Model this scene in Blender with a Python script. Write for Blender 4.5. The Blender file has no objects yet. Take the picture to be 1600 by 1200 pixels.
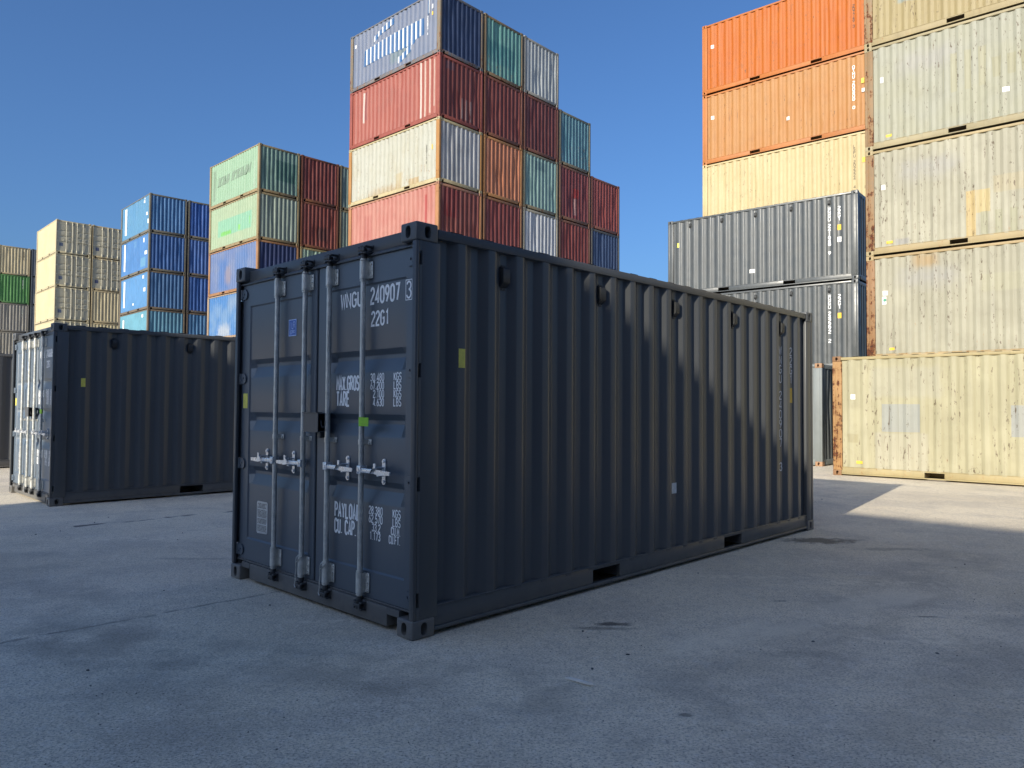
import bpy, bmesh, math, random
from mathutils import Vector, Matrix

# ------------------------------------------------------------------ camera, sky, sun, exposure
scene = bpy.context.scene
C = scene.collection
cam_d = bpy.data.cameras.new("camera")
cam = bpy.data.objects.new("camera", cam_d)
C.objects.link(cam)
cam_d.sensor_width = 36.0
cam_d.lens = 36.0 * 1161.517 / 1600.0
cam_d.clip_start = 0.05
cam_d.clip_end = 3000.0
cam.matrix_world = (Matrix.Translation((0, 0, 1.43317)) @ Matrix.Rotation(math.pi / 2 + 0.031373, 4, 'X')
                    @ Matrix.Rotation(0.0062, 4, 'Z'))
scene.camera = cam

SUN_EL = math.radians(21.3)
SUN_AZ = math.radians(54.0)          # direction the light travels, from +X towards +Y
world = bpy.data.worlds.new("World")
scene.world = world
world.use_nodes = True
wn = world.node_tree
bg = wn.nodes["Background"]
sky = wn.nodes.new("ShaderNodeTexSky")
sky.sky_type = 'NISHITA'
sky.sun_disc = False
sky.sun_elevation = SUN_EL
sky.sun_rotation = math.pi / 2 - (SUN_AZ + math.pi)
sky.air_density = 1.0
sky.dust_density = 3.0
sky.ozone_density = 8.2
wn.links.new(sky.outputs[0], bg.inputs[0])
bg.inputs[1].default_value = 0.135
sun_d = bpy.data.lights.new("sun", 'SUN')
sun_d.energy = 4.7
sun_d.angle = math.radians(0.53)
sun_d.color = (1.0, 0.91, 0.75)
sun = bpy.data.objects.new("sun", sun_d)
C.objects.link(sun)
travel = Vector((math.cos(SUN_AZ) * math.cos(SUN_EL), math.sin(SUN_AZ) * math.cos(SUN_EL), -math.sin(SUN_EL)))
sun.rotation_euler = travel.to_track_quat('-Z', 'Y').to_euler()
sun.location = (-30, -40, 30)
vs = scene.view_settings
vs.view_transform = 'Standard'
vs.look = 'None'
vs.exposure = 0.36
vs.gamma = 1.0
vs.use_curve_mapping = False
scene.cycles.max_bounces = 5
scene.cycles.diffuse_bounces = 3
scene.cycles.glossy_bounces = 2
scene.cycles.caustics_reflective = False
scene.cycles.caustics_refractive = False

random.seed(7)
L, W, H = 6.058, 2.438, 2.591

# ------------------------------------------------------------------ materials
def lin(c, k=1.0):
    r = []
    for v in c:
        v = v / 255.0
        v = v / 12.92 if v <= 0.04045 else ((v + 0.055) / 1.055) ** 2.4
        r.append(v * k)
    return (r[0], r[1], r[2], 1.0)

class NT:
    def __init__(s, name):
        s.m = bpy.data.materials.new(name)
        s.m.use_nodes = True
        s.t = s.m.node_tree
        s.b = s.t.nodes["Principled BSDF"]
    def n(s, typ, **kw):
        nd = s.t.nodes.new(typ)
        for k, v in kw.items():
            setattr(nd, k, v)
        return nd
    def l(s, a, b):
        s.t.links.new(a, b)
    def val(s, sock, v):
        if hasattr(v, 'is_output') or isinstance(v, bpy.types.NodeSocket):
            s.l(v, sock)
        else:
            sock.default_value = v
    def math(s, op, a, b=None, c=None):
        nd = s.n("ShaderNodeMath", operation=op)
        s.val(nd.inputs[0], a)
        if b is not None: s.val(nd.inputs[1], b)
        if c is not None: s.val(nd.inputs[2], c)
        return nd.outputs[0]
    def noise(s, vec, scale, detail=4.0, rough=0.55, dist=0.0):
        nd = s.n("ShaderNodeTexNoise")
        s.l(vec, nd.inputs["Vector"])
        nd.inputs["Scale"].default_value = scale
        nd.inputs["Detail"].default_value = detail
        nd.inputs["Roughness"].default_value = rough
        nd.inputs["Distortion"].default_value = dist
        return nd.outputs[0]
    def mr(s, v, a, b, c=0.0, d=1.0, smooth=True):
        nd = s.n("ShaderNodeMapRange", interpolation_type='SMOOTHSTEP' if smooth else 'LINEAR')
        s.l(v, nd.inputs[0])
        for i, q in enumerate((a, b, c, d)):
            s.val(nd.inputs[i + 1], q)
        return nd.outputs[0]
    def mix(s, f, a, b):
        nd = s.n("ShaderNodeMix", data_type='RGBA')
        s.val(nd.inputs[0], f)
        s.val(nd.inputs[6], a)
        s.val(nd.inputs[7], b)
        return nd.outputs[2]
    def mapping(s, vec, loc=(0, 0, 0), scale=(1, 1, 1)):
        nd = s.n("ShaderNodeMapping")
        s.l(vec, nd.inputs[0])
        nd.inputs[1].default_value = loc
        nd.inputs[3].default_value = scale
        return nd.outputs[0]

def paint(name, color, color2=None, rust=0.0, streak=0.3, fade=0.5, rough=0.5, seed=0.0, patches=(),
          side=None, bump=0.15, dirt=0.15, rustcol=(120, 66, 34), metal=0.0, scratch=0.0, spots=0.0, spec=0.5, wear=0.0, low=0.0, rvar=1.0):
    """weathered container paint; patches: (axis 0/1, lo, hi, z0, z1, rgb, strength, soft, flats)"""
    m = NT(name)
    tc = m.n("ShaderNodeTexCoord").outputs["Object"]
    p = m.mapping(tc, loc=(seed * 13.7, seed * 5.1, seed * 3.3))
    sep = m.n("ShaderNodeSeparateXYZ")
    m.l(tc, sep.inputs[0])
    col = color
    big = m.noise(p, 0.9, 3.0, 0.6)
    c2 = color2 if color2 else tuple(min(1, v * 1.25 + 0.01) for v in color[:3]) + (1,)
    f = m.math('MULTIPLY', m.mr(big, 0.38, 0.68), fade)
    col = m.mix(f, color, c2)
    for (ax, lo, hi, z0, z1, rgb, st, soft, flats) in patches:
        wob = m.math('MULTIPLY', m.math('SUBTRACT', m.noise(p, 5.0, 3.0), 0.5), soft * 2.0)
        a = m.math('ADD', sep.outputs[ax], wob)
        z = m.math('ADD', sep.outputs[2], wob)
        k = m.math('MULTIPLY', m.mr(a, lo - soft, lo + soft), m.mr(a, hi - soft, hi + soft, 1.0, 0.0))
        k = m.math('MULTIPLY', k, m.mr(z, z0 - soft, z0 + soft))
        k = m.math('MULTIPLY', k, m.mr(z, z1 - soft, z1 + soft, 1.0, 0.0))
        if flats:
            dep = sep.outputs[1] if ax == 0 else sep.outputs[0]
            if ax == 0:
                q = m.math('GREATER_THAN', dep, W - 0.022) if flats > 0 else m.math('LESS_THAN', dep, W - 0.030)
            else:
                q = m.math('LESS_THAN', dep, 0.028) if flats > 0 else m.math('GREATER_THAN', dep, 0.034)
            k = m.math('MULTIPLY', k, q)
        k = m.math('MULTIPLY', k, st)
        col = m.mix(k, col, lin(rgb, PK))
    # vertical rain streaks
    if streak > 0:
        ps = m.mapping(p, scale=(9.0, 9.0, 0.35))
        sn = m.noise(ps, 1.6, 3.0, 0.65)
        dk = tuple(v * 0.55 for v in color[:3]) + (1,)
        col = m.mix(m.math('MULTIPLY', m.mr(sn, 0.54, 0.78), streak), col, dk)
        ps2 = m.mapping(p, loc=(4.0, 9.0, 0.0), scale=(7.0, 7.0, 0.5))
        sn2 = m.noise(ps2, 1.9, 2.0, 0.6)
        lt = tuple(min(0.9, v * 1.35 + 0.03) for v in color[:3]) + (1,)
        col = m.mix(m.math('MULTIPLY', m.mr(sn2, 0.55, 0.8), streak * 0.8), col, lt)
    # paint on the proud ribs is chalked and rubbed paler
    if wear > 0:
        if side == 'end':
            q = m.math('LESS_THAN', sep.outputs[0], 0.030)
        else:
            q = m.math('GREATER_THAN', sep.outputs[1], W - 0.024)
        wn_ = m.noise(m.mapping(p, loc=(8.0, 1.0, 4.0), scale=(5.0, 5.0, 0.8)), 1.7, 3.0, 0.65)
        q = m.math('MULTIPLY', q, m.mr(wn_, 0.36, 0.62, 0.15, 1.0))
        g_ = (color[0] + color[1] + color[2]) / 3
        lt = tuple(min(0.85, 0.72 * v * 1.55 + 0.28 * g_ * 1.5 + 0.03) for v in color[:3]) + (1,)
        col = m.mix(m.math('MULTIPLY', q, wear), col, lt)
    # dirt film
    dn = m.noise(p, 3.2, 4.0, 0.7)
    col = m.mix(m.math('MULTIPLY', m.mr(dn, 0.48, 0.8), dirt), col, lin((92, 86, 76), 0.8))
    if low > 0:
        # dust and splashed grit caught low down
        ln_ = m.noise(p, 7.0, 4.0, 0.7)
        zz = m.math('ADD', sep.outputs[2], m.math('MULTIPLY', m.math('SUBTRACT', ln_, 0.5), 0.35))
        col = m.mix(m.math('MULTIPLY', m.mr(zz, 0.02, 0.30, 1.0, 0.0), m.math('MULTIPLY', m.mr(ln_, 0.35, 0.65, 0.3, 1.0), low)), col, (0.20, 0.185, 0.16, 1))
    rgh = rough
    if rust > 0:
        r1 = m.noise(p, 6.0, 5.0, 0.75)
        pr = m.mapping(p, loc=(2.0, 3.0, 1.0), scale=(11.0, 11.0, 0.6))
        r2 = m.noise(pr, 1.5, 4.0, 0.7)
        low = m.mr(sep.outputs[2], 0.0, 1.5, 0.06, 0.0)
        s = m.math('ADD', m.math('MULTIPLY', r1, 0.55), m.math('MULTIPLY', r2, 0.45))
        s = m.math('ADD', s, low)
        th = 0.74 - 0.26 * rust
        k = m.mr(s, th, th + 0.05)
        halo = m.mr(s, th - 0.06, th + 0.02, 0.0, 0.45)
        rn = m.noise(p, 30.0, 2.0, 0.6)
        rc = m.mix(m.mr(rn, 0.35, 0.65), lin(rustcol, 0.75), lin((62, 38, 26), 0.8))
        col = m.mix(halo, col, lin((176, 128, 74), 0.7))
        col = m.mix(k, col, rc)
        rgh = m.mr(k, 0.0, 1.0, rough, 0.9)
    if spots > 0:
        # dents and scrapes that broke through the paint: short dark ticks, mostly upright
        pv = m.mapping(p, loc=(1.0, 7.0, 2.0), scale=(1.0, 1.0, 0.30))
        sp = m.noise(pv, 24.0, 3.0, 0.65)
        ar = m.noise(m.mapping(p, loc=(6.0, 2.0, 5.0), scale=(4.2, 4.2, 0.35)), 1.5, 2.0, 0.5)
        k = m.math('MULTIPLY', m.mr(sp, 0.655 - 0.05 * spots, 0.69 - 0.05 * spots), m.mr(ar, 0.47, 0.60))
        col = m.mix(m.math('MULTIPLY', k, 0.8), col, lin((84, 64, 44), 0.8))
        cr = m.noise(m.mapping(p, loc=(9.0, 4.0, 2.0), scale=(1.0, 1.0, 0.06)), 22.0, 2.0, 0.6)
        k = m.math('MULTIPLY', m.mr(cr, 0.66, 0.70), m.mr(ar, 0.50, 0.62))
        col = m.mix(m.math('MULTIPLY', k, 0.55), col, lin((96, 74, 50), 0.8))
    if scratch > 0:
        pv = m.mapping(p, scale=(1.0, 1.0, 0.5))
        sc = m.noise(pv, 34.0, 4.0, 0.7)
        ar = m.noise(p, 1.1, 2.0, 0.5)
        k = m.math('MULTIPLY', m.mr(sc, 0.73, 0.76), m.mr(ar, 0.5, 0.65))
        col = m.mix(m.math('MULTIPLY', k, scratch), col, lin((170, 172, 172), 0.7))
    m.val(m.b.inputs["Base Color"], col)
    rn2 = m.noise(p, 4.0, 4.0, 0.6)
    if rust <= 0:
        rgh = m.mr(rn2, 0.3, 0.7, rough - 0.06 * rvar, rough + 0.10 * rvar)
    m.val(m.b.inputs["Roughness"], rgh)
    m.b.inputs["Metallic"].default_value = metal
    m.b.inputs["Specular IOR Level"].default_value = spec
    if bump > 0:
        bn = m.n("ShaderNodeBump")
        bn.inputs["Strength"].default_value = bump
        bn.inputs["Distance"].default_value = 0.03
        hn = m.noise(p, 2.4, 2.0, 0.5)
        m.l(hn, bn.inputs["Height"])
        m.l(bn.outputs[0], m.b.inputs["Normal"])
    return m.m

PK = 0.485      # photographed sunlit tone -> base colour

def flat(name, col, rough=0.6, metal=0.0, var=0.12, spec=0.5):
    m = NT(name)
    tc = m.n("ShaderNodeTexCoord").outputs["Object"]
    n = m.noise(tc, 18.0, 5.0, 0.6)
    dk = tuple(v * (1 - var) for v in col[:3]) + (1,)
    lt = tuple(min(1, v * (1 + var)) for v in col[:3]) + (1,)
    m.l(m.mix(m.mr(n, 0.3, 0.7), dk, lt), m.b.inputs["Base Color"])
    m.l(m.mr(n, 0.3, 0.7, max(0.05, rough - 0.08), rough + 0.08), m.b.inputs["Roughness"])
    m.b.inputs["Metallic"].default_value = metal
    m.b.inputs["Specular IOR Level"].default_value = spec
    return m.m

M_white = flat("white_lettering", (0.88, 0.89, 0.89, 1), 0.6)
M_ink = flat("dark_lettering", (0.05, 0.045, 0.04, 1), 0.7)
M_yellow = flat("yellow_sticker", (0.72, 0.66, 0.12, 1), 0.55)
M_amber = flat("amber_sticker", (0.80, 0.50, 0.05, 1), 0.55)
M_green = flat("green_tape", (0.25, 0.55, 0.02, 1), 0.5)
M_blue = flat("blue_sticker", (0.07, 0.16, 0.50, 1), 0.5)
M_paper = flat("white_sticker", (0.72, 0.72, 0.70, 1), 0.65)
M_plate = flat("aluminium_plate", (0.55, 0.58, 0.60, 1), 0.38, 0.6)
M_galv = flat("galvanised_steel", (0.58, 0.58, 0.54, 1), 0.36, 0.4, 0.15)
M_zinc = flat("zinc_plated_steel", (0.80, 0.82, 0.84, 1), 0.32, 0.6, 0.10)
M_rubber = flat("black_rubber", (0.012, 0.013, 0.015, 1), 0.7)
M_cam = flat("dark_forged_steel", (0.06, 0.062, 0.065, 1), 0.5, 0.3)
M_wood = flat("plywood", (0.10, 0.07, 0.045, 1), 0.8)

# ------------------------------------------------------------------ mesh helpers
def mesh_from(name, verts, faces, smooth=None):
    me = bpy.data.meshes.new(name)
    me.from_pydata([tuple(v) for v in verts], [], faces)
    me.update()
    if smooth is not None:
        for pl in me.polygons:
            pl.use_smooth = True
        me.set_sharp_from_angle(angle=math.radians(smooth))
    return me

class MB:
    """collects shapes and gives one mesh"""
    def __init__(s):
        s.bm = bmesh.new()
    def box(s, x0, x1, y0, y1, z0, z1, bev=0.0, seg=2):
        b = bmesh.new()
        bmesh.ops.create_cube(b, size=1.0)
        for v in b.verts:
            v.co = Vector(((x0 + x1) / 2 + v.co.x * (x1 - x0), (y0 + y1) / 2 + v.co.y * (y1 - y0), (z0 + z1) / 2 + v.co.z * (z1 - z0)))
        if bev > 0:
            bmesh.ops.bevel(b, geom=b.edges[:], offset=bev, segments=seg, affect='EDGES', profile=0.5)
        s.add(b)
        return s
    def cyl(s, p0, p1, r, n=14, r2=None):
        p0, p1 = Vector(p0), Vector(p1)
        d = p1 - p0
        b = bmesh.new()
        bmesh.ops.create_cone(b, cap_ends=True, segments=n, radius1=r, radius2=r if r2 is None else r2, depth=d.length)
        q = d.to_track_quat('Z', 'Y').to_matrix().to_4x4()
        bmesh.ops.transform(b, matrix=Matrix.Translation((p0 + p1) / 2) @ q, verts=b.verts[:])
        s.add(b)
        return s
    def poly(s, pts, depth, axis='x', at=0.0):
        """flat polygon pts (u,v) extruded from at to at+depth along axis x (u=y, v=z)"""
        b = bmesh.new()
        if axis == 'x':
            f = lambda u, v, w: (w, u, v)
        elif axis == 'y':
            f = lambda u, v, w: (u, w, v)
        else:
            f = lambda u, v, w: (u, v, w)
        a = [b.verts.new(f(u, v, at)) for u, v in pts]
        c = [b.verts.new(f(u, v, at + depth)) for u, v in pts]
        b.faces.new(a)
        b.faces.new(list(reversed(c)))
        n = len(pts)
        for i in range(n):
            b.faces.new((a[i], c[i], c[(i + 1) % n], a[(i + 1) % n]))
        bmesh.ops.recalc_face_normals(b, faces=b.faces[:])
        s.add(b)
        return s
    def tube(s, pts, r, n=6):
        for a, b in zip(pts[:-1], pts[1:]):
            s.cyl(a, b, r, n)
        return s
    def add(s, b, mat=None):
        me = bpy.data.meshes.new("tmp")
        b.to_mesh(me)
        b.free()
        if mat is not None:
            me.transform(mat)
        s.bm.from_mesh(me)
        bpy.data.meshes.remove(me)
    def mesh(s, name, smooth=35):
        bmesh.ops.recalc_face_normals(s.bm, faces=s.bm.faces[:])
        me = bpy.data.meshes.new(name)
        s.bm.to_mesh(me)
        s.bm.free()
        for pl in me.polygons:
            pl.use_smooth = True
        me.set_sharp_from_angle(angle=math.radians(smooth))
        return me

def place(me, name, mat, parent=None, label=None):
    """link a mesh (shared between copies) with its own material on the object"""
    o = bpy.data.objects.new(name, me)
    if len(me.materials) == 0:
        me.materials.append(None)
    o.material_slots[0].link = 'OBJECT'
    o.material_slots[0].material = mat
    C.objects.link(o)
    if parent is not None:
        o.parent = parent
    if label:
        o["label"] = label
    return o

def thing(name, label, cat, loc, rz, group=None):
    o = bpy.data.objects.new(name, None)
    o.empty_display_size = 0.3
    C.objects.link(o)
    o.location = loc
    o.rotation_euler = (0, 0, rz)
    o["label"] = label
    o["category"] = cat
    if group:
        o["group"] = group
    return o

# ------------------------------------------------------------------ corrugated sheets
def corr_profile(a0, a1, start, pitch, outer, slope, inner, depth, n, d_out):
    """points (a, depth_from_face) for a trapezoid sheet with rounded bends"""
    raw = [(a0, d_out + depth)]
    for k in range(n):
        s = start + k * pitch
        raw += [(s - slope, d_out + depth), (s, d_out), (s + outer, d_out), (s + outer + slope, d_out + depth)]
    raw.append((a1, d_out + depth))
    pts = [raw[0]]
    r = 0.011
    for i in range(1, len(raw) - 1):
        p, q, s = Vector(raw[i - 1]), Vector(raw[i]), Vector(raw[i + 1])
        e0, e1 = (p - q), (s - q)
        t = min(r, e0.length * 0.4, e1.length * 0.4)
        A, B = q + e0.normalized() * t, q + e1.normalized() * t
        for u in (0.0, 0.33, 0.67, 1.0):
            pt = A * (1 - u) ** 2 + q * 2 * u * (1 - u) + B * u * u
            pts.append((pt.x, pt.y))
    pts.append(raw[-1])
    return pts

SIDE = corr_profile(0.19, L - 0.19, 0.354, 0.278, 0.072, 0.068, 0.070, 0.036, 20, 0.010)
ENDP = corr_profile(0.10, W - 0.10, 0.235, 0.246, 0.075, 0.055, 0.061, 0.042, 9, 0.012)
ROOF = corr_profile(0.14, L - 0.14, 0.30, 0.29, 0.11, 0.03, 0.09, 0.016, 19, 0.0)

def sheet(name, prof, f, v0, v1, rows=1):
    vs_, fs = [], []
    n = len(prof)
    for j in range(rows + 1):
        v = v0 + (v1 - v0) * j / rows
        vs_ += [f(a, d, v) for a, d in prof]
    for j in range(rows):
        for i in range(n - 1):
            fs.append((j * n + i, j * n + i + 1, (j + 1) * n + i + 1, (j + 1) * n + i))
    me = mesh_from(name, vs_, fs)
    for pl in me.polygons:
        pl.use_smooth = True
    return me

ME = {}
ME['side0'] = sheet("side_wall", SIDE, lambda a, d, v: (a, d, v), 0.165, 2.515)
ME['side1'] = sheet("side_wall", SIDE, lambda a, d, v: (L - a, W - d, v), 0.165, 2.515)
ME['end0'] = sheet("end_wall", ENDP, lambda a, d, v: (d, W - a, v), 0.14, 2.50)
ME['end1'] = sheet("end_wall", ENDP, lambda a, d, v: (L - d, a, v), 0.14, 2.50)
ME['roof'] = sheet("roof", ROOF, lambda a, d, v: (a, W - v, 2.578 - d), 0.035, W - 0.035)

def dented(name, prof, f, v0, v1, span, seed, rows=14, n=16):
    r = random.Random(seed)
    D = [(r.uniform(span[0], span[1]), r.uniform(v0 + 0.1, v1 - 0.1), r.uniform(0.05, 0.22), r.uniform(0.15, 0.6), r.uniform(0.006, 0.026)) for _ in range(n)]
    ph = [r.uniform(0, 6.28) for _ in range(4)]
    def g(a, d, v):
        e = 0.0
        for (ca, cv, ra, rv, dp) in D:
            q = ((a - ca) / ra) ** 2 + ((v - cv) / rv) ** 2
            if q < 6:
                e += dp * math.exp(-q)
        e += 0.004 * (1 + math.sin(a * 2.3 + ph[0] + math.sin(v * 2.1 + ph[1]))) * math.sin(math.pi * (v - v0) / (v1 - v0))
        return f(a, d + min(e, 0.035), v)
    return sheet(name, prof, g, v0, v1, rows)
for k in range(4):
    ME['side1', k] = dented("side_wall", SIDE, lambda a, d, v: (L - a, W - d, v), 0.165, 2.515, (0.3, L - 0.3), 50 + k)
    ME['end0', k] = dented("end_wall", ENDP, lambda a, d, v: (d, W - a, v), 0.14, 2.50, (0.2, W - 0.2), 60 + k, n=9)

# side wall depth at a position along the length (for things stuck on it)
def side_depth(a):
    for (p, q) in zip(SIDE[:-1], SIDE[1:]):
        if p[0] <= a <= q[0]:
            t = (a - p[0]) / max(1e-6, q[0] - p[0])
            return p[1] + (q[1] - p[1]) * t
    return SIDE[0][1]

def wall_patch(name, a0, a1, z0, z1, side, off=0.0018):
    """sticker that follows the corrugation; polygon rectangle a0..a1, z0..z1 on side 0 (y=0) or 1 (y=W)"""
    return wall_shape(name, [(a0, z0), (a1, z0), (a1, z1), (a0, z1)], side, off)

def wall_shape(name, poly, side, off=0.0018, keep=None):
    """polygon in (a, z) laid over the corrugated side as strips; keep(depth)->bool picks flats or recesses"""
    A = [p[0] for p in poly]
    lo, hi = min(A), max(A)
    prof = SIDE if side == 0 else [(L - a, d) for a, d in reversed(SIDE)]
    xs = sorted(set([lo, hi] + [a for a, d in prof if lo < a < hi] + [p[0] for p in poly]))
    fine = []
    for a, b in zip(xs[:-1], xs[1:]):
        k = max(1, int((b - a) / 0.05))
        fine += [a + (b - a) * i / k for i in range(k)]
    fine.append(xs[-1])
    def dep(a):
        for (p, q) in zip(prof[:-1], prof[1:]):
            if p[0] <= a <= q[0]:
                t = (a - p[0]) / max(1e-6, q[0] - p[0])
                return p[1] + (q[1] - p[1]) * t
        return prof[0][1]
    def span(a):
        z = []
        n = len(poly)
        for i in range(n):
            (x0, y0), (x1, y1) = poly[i], poly[(i + 1) % n]
            if (x0 <= a < x1) or (x1 <= a < x0):
                z.append(y0 + (y1 - y0) * (a - x0) / (x1 - x0))
        return (min(z), max(z)) if len(z) >= 2 else None
    vv, ff = [], []
    for a, b in zip(fine[:-1], fine[1:]):
        e = (b - a) * 1e-3
        s0, s1 = span(a + e), span(b - e)
        if not s0 or not s1:
            continue
        d0, d1 = dep(a) - off, dep(b) - off
        if keep and not keep((d0 + d1) / 2 + off):
            continue
        y0, y1 = (d0, d1) if side == 0 else (W - d0, W - d1)
        i = len(vv)
        vv += [(a, y0, s0[0]), (b, y1, s1[0]), (b, y1, s1[1]), (a, y0, s0[1])]
        ff.append((i, i + 1, i + 2, i + 3) if side == 0 else (i + 3, i + 2, i + 1, i))
    return mesh_from(name, vv, ff)

# ------------------------------------------------------------------ stroke lettering
def arc(cx, cy, rx, ry, a0, a1, n=8):
    return [(cx + rx * math.cos(math.radians(a0 + (a1 - a0) * i / n)), cy + ry * math.sin(math.radians(a0 + (a1 - a0) * i / n))) for i in range(n + 1)]
_O = arc(.5, 1.5, .5, .5, 0, 180) + arc(.5, .5, .5, .5, 180, 360) + [(1, 1.5)]
GL = {
 '0': [_O], 'O': [_O],
 '1': [[(.25, 1.65), (.6, 2.0), (.6, 0)]],
 '2': [arc(.5, 1.5, .5, .5, 170, -20) + [(.05, .35), (0, 0), (1, 0)]],
 '3': [arc(.47, 1.52, .48, .48, 165, -80) + [(.42, 1.04)], [(.42, 1.04)] + arc(.47, .52, .52, .52, 85, -165)],
 '4': [[(.75, 0), (.75, 2), (0, .5), (1.05, .5)]],
 '5': [[(.92, 2), (.15, 2), (.08, 1.1)] + arc(.48, .62, .52, .62, 125, -160)],
 '6': [arc(.5, .55, .5, .55, 90, 450, 14), [(.72, 2), (.12, .95), (.02, .6)]],
 '7': [[(0, 2), (1, 2), (.42, 0)]],
 '8': [arc(.5, 1.52, .44, .46, -90, 270, 14), arc(.5, .53, .5, .53, 90, 450, 14)],
 '9': [arc(.5, 1.45, .5, .55, -90, 270, 14), [(.28, 0), (.88, 1.05), (.98, 1.4)]],
 'A': [[(0, 0), (.5, 2), (1, 0)], [(.17, .6), (.83, .6)]],
 'B': [[(0, 0), (0, 2), (.5, 2)] + arc(.5, 1.52, .42, .48, 90, -90, 7) + [(0, 1.04)], [(.5, 1.04)] + arc(.5, .52, .5, .52, 90, -90, 7) + [(0, 0)]],
 'C': [arc(.5, 1.5, .5, .5, 10, 180) + arc(.5, .5, .5, .5, 180, 350)],
 'D': [[(0, 0), (0, 2), (.45, 2)] + arc(.45, 1.45, .55, .55, 90, 0, 6) + arc(.45, .55, .55, .55, 0, -90, 6) + [(0, 0)]],
 'E': [[(.95, 2), (0, 2), (0, 0), (.95, 0)], [(0, 1.05), (.8, 1.05)]],
 'F': [[(.95, 2), (0, 2), (0, 0)], [(0, 1.05), (.8, 1.05)]],
 'G': [arc(.5, 1.5, .5, .5, 15, 180) + arc(.5, .5, .5, .5, 180, 360) + [(1, .95), (.55, .95)]],
 'K': [[(0, 0), (0, 2)], [(.95, 2), (.05, .85)], [(.3, 1.2), (1, 0)]],
 'L': [[(0, 2), (0, 0), (.95, 0)]],
 'M': [[(0, 0), (0, 2), (.55, .7), (1.1, 2), (1.1, 0)]],
 'N': [[(0, 0), (0, 2), (1, 0), (1, 2)]],
 'P': [[(0, 0), (0, 2), (.5, 2)] + arc(.5, 1.5, .5, .5, 90, -90, 8) + [(0, 1.0)]],
 'R': [[(0, 0), (0, 2), (.5, 2)] + arc(.5, 1.5, .48, .5, 90, -90, 8) + [(0, 1.0)], [(.45, 1.0), (1, 0)]],
 'S': [arc(.5, 1.5, .48, .5, 20, 255, 9) + arc(.5, .5, .5, .52, 80, -160, 9)],
 'T': [[(-.05, 2), (1.05, 2)], [(.5, 2), (.5, 0)]],
 'U': [[(0, 2), (0, .5)] + arc(.5, .5, .5, .5, 180, 360) + [(1, 2)]],
 'W': [[(-.1, 2), (.2, 0), (.5, 1.7), (.8, 0), (1.1, 2)]],
 'X': [[(0, 2), (1, 0)], [(1, 2), (0, 0)]],
 'Y': [[(0, 2), (.5, 1), (1, 2)], [(.5, 1), (.5, 0)]],
 '.': [[(.1, 0), (.1, .16)]],
}
def ribbon(pts, w):
    """mitred ribbon around a polyline -> list of (left, right)"""
    P = []
    for p in pts:
        if not P or (Vector(p) - P[-1]).length > 1e-5:
            P.append(Vector(p))
    closed = (P[0] - P[-1]).length < 1e-6
    if closed:
        P = P[:-1]
    n = len(P)
    out = []
    for i in range(n):
        a = P[i - 1] if (i > 0 or closed) else None
        b = P[(i + 1) % n] if (i < n - 1 or closed) else None
        d0 = (P[i] - a).normalized() if a is not None and (P[i] - a).length > 1e-9 else None
        d1 = (b - P[i]).normalized() if b is not None and (b - P[i]).length > 1e-9 else None
        if d0 is None: d0 = d1
        if d1 is None: d1 = d0
        n0, n1 = Vector((-d0.y, d0.x)), Vector((-d1.y, d1.x))
        m = n0 + n1
        if m.length < 1e-6: m = n0
        m.normalize()
        k = (w / 2) / max(0.45, m.dot(n0))
        out.append((P[i] + m * k, P[i] - m * k))
    return out, closed

def text_mesh(name, items, frame):
    """items: (string, u0, v0, height, char width, advance, stroke); frame(u, v, lift) -> xyz"""
    vv, ff = [], []
    for (s, u0, v0, hgt, cw, adv, st) in items:
        u = u0
        k = 0
        for ch in s:
            if ch == ' ':
                u += adv * 0.7
                continue
            for pl in GL[ch]:
                q = [(u + p[0] * cw, v0 + p[1] * hgt / 2.0) for p in pl]
                rb, closed = ribbon(q, st)
                i0 = len(vv)
                lift = 0.0003 * (k % 4)
                for a, b in rb:
                    vv.append(frame(a.x, a.y, lift))
                    vv.append(frame(b.x, b.y, lift))
                n = len(rb)
                for i in range(n if closed else n - 1):
                    j = (i + 1) % n
                    ff.append((i0 + 2 * i, i0 + 2 * i + 1, i0 + 2 * j + 1, i0 + 2 * j))
                k += 1
            u += adv * (0.55 if ch == '.' else 1.0)
    return mesh_from(name, vv, ff)

def stack_text(s, a_mid, z_top, cw, ch, pitch, st, side, mat, t, names=("owner_code", "serial_number", "check_digit")):
    """upright letters one below the other on the corrugated side; each word is a part of t"""
    z = z_top
    dd = side_depth(a_mid) - 0.0025
    if side == 0:
        fr = lambda u, v, l: (a_mid + u, dd - l, v)
    else:
        fr = lambda u, v, l: (a_mid - u, W - dd + l, v)
    words = s.split(' ')
    k = 0
    names = list(names)
    for w in words:
        if w:
            nm = names[min(k, len(names) - 1)]
            k += 1
            items = []
            for c in w:
                items.append((c, -cw / 2, z - ch, ch, cw, 0.0, st))
                z -= pitch
            place(text_mesh(nm, items, fr), nm, mat, t)
        z -= pitch * 0.75

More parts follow.
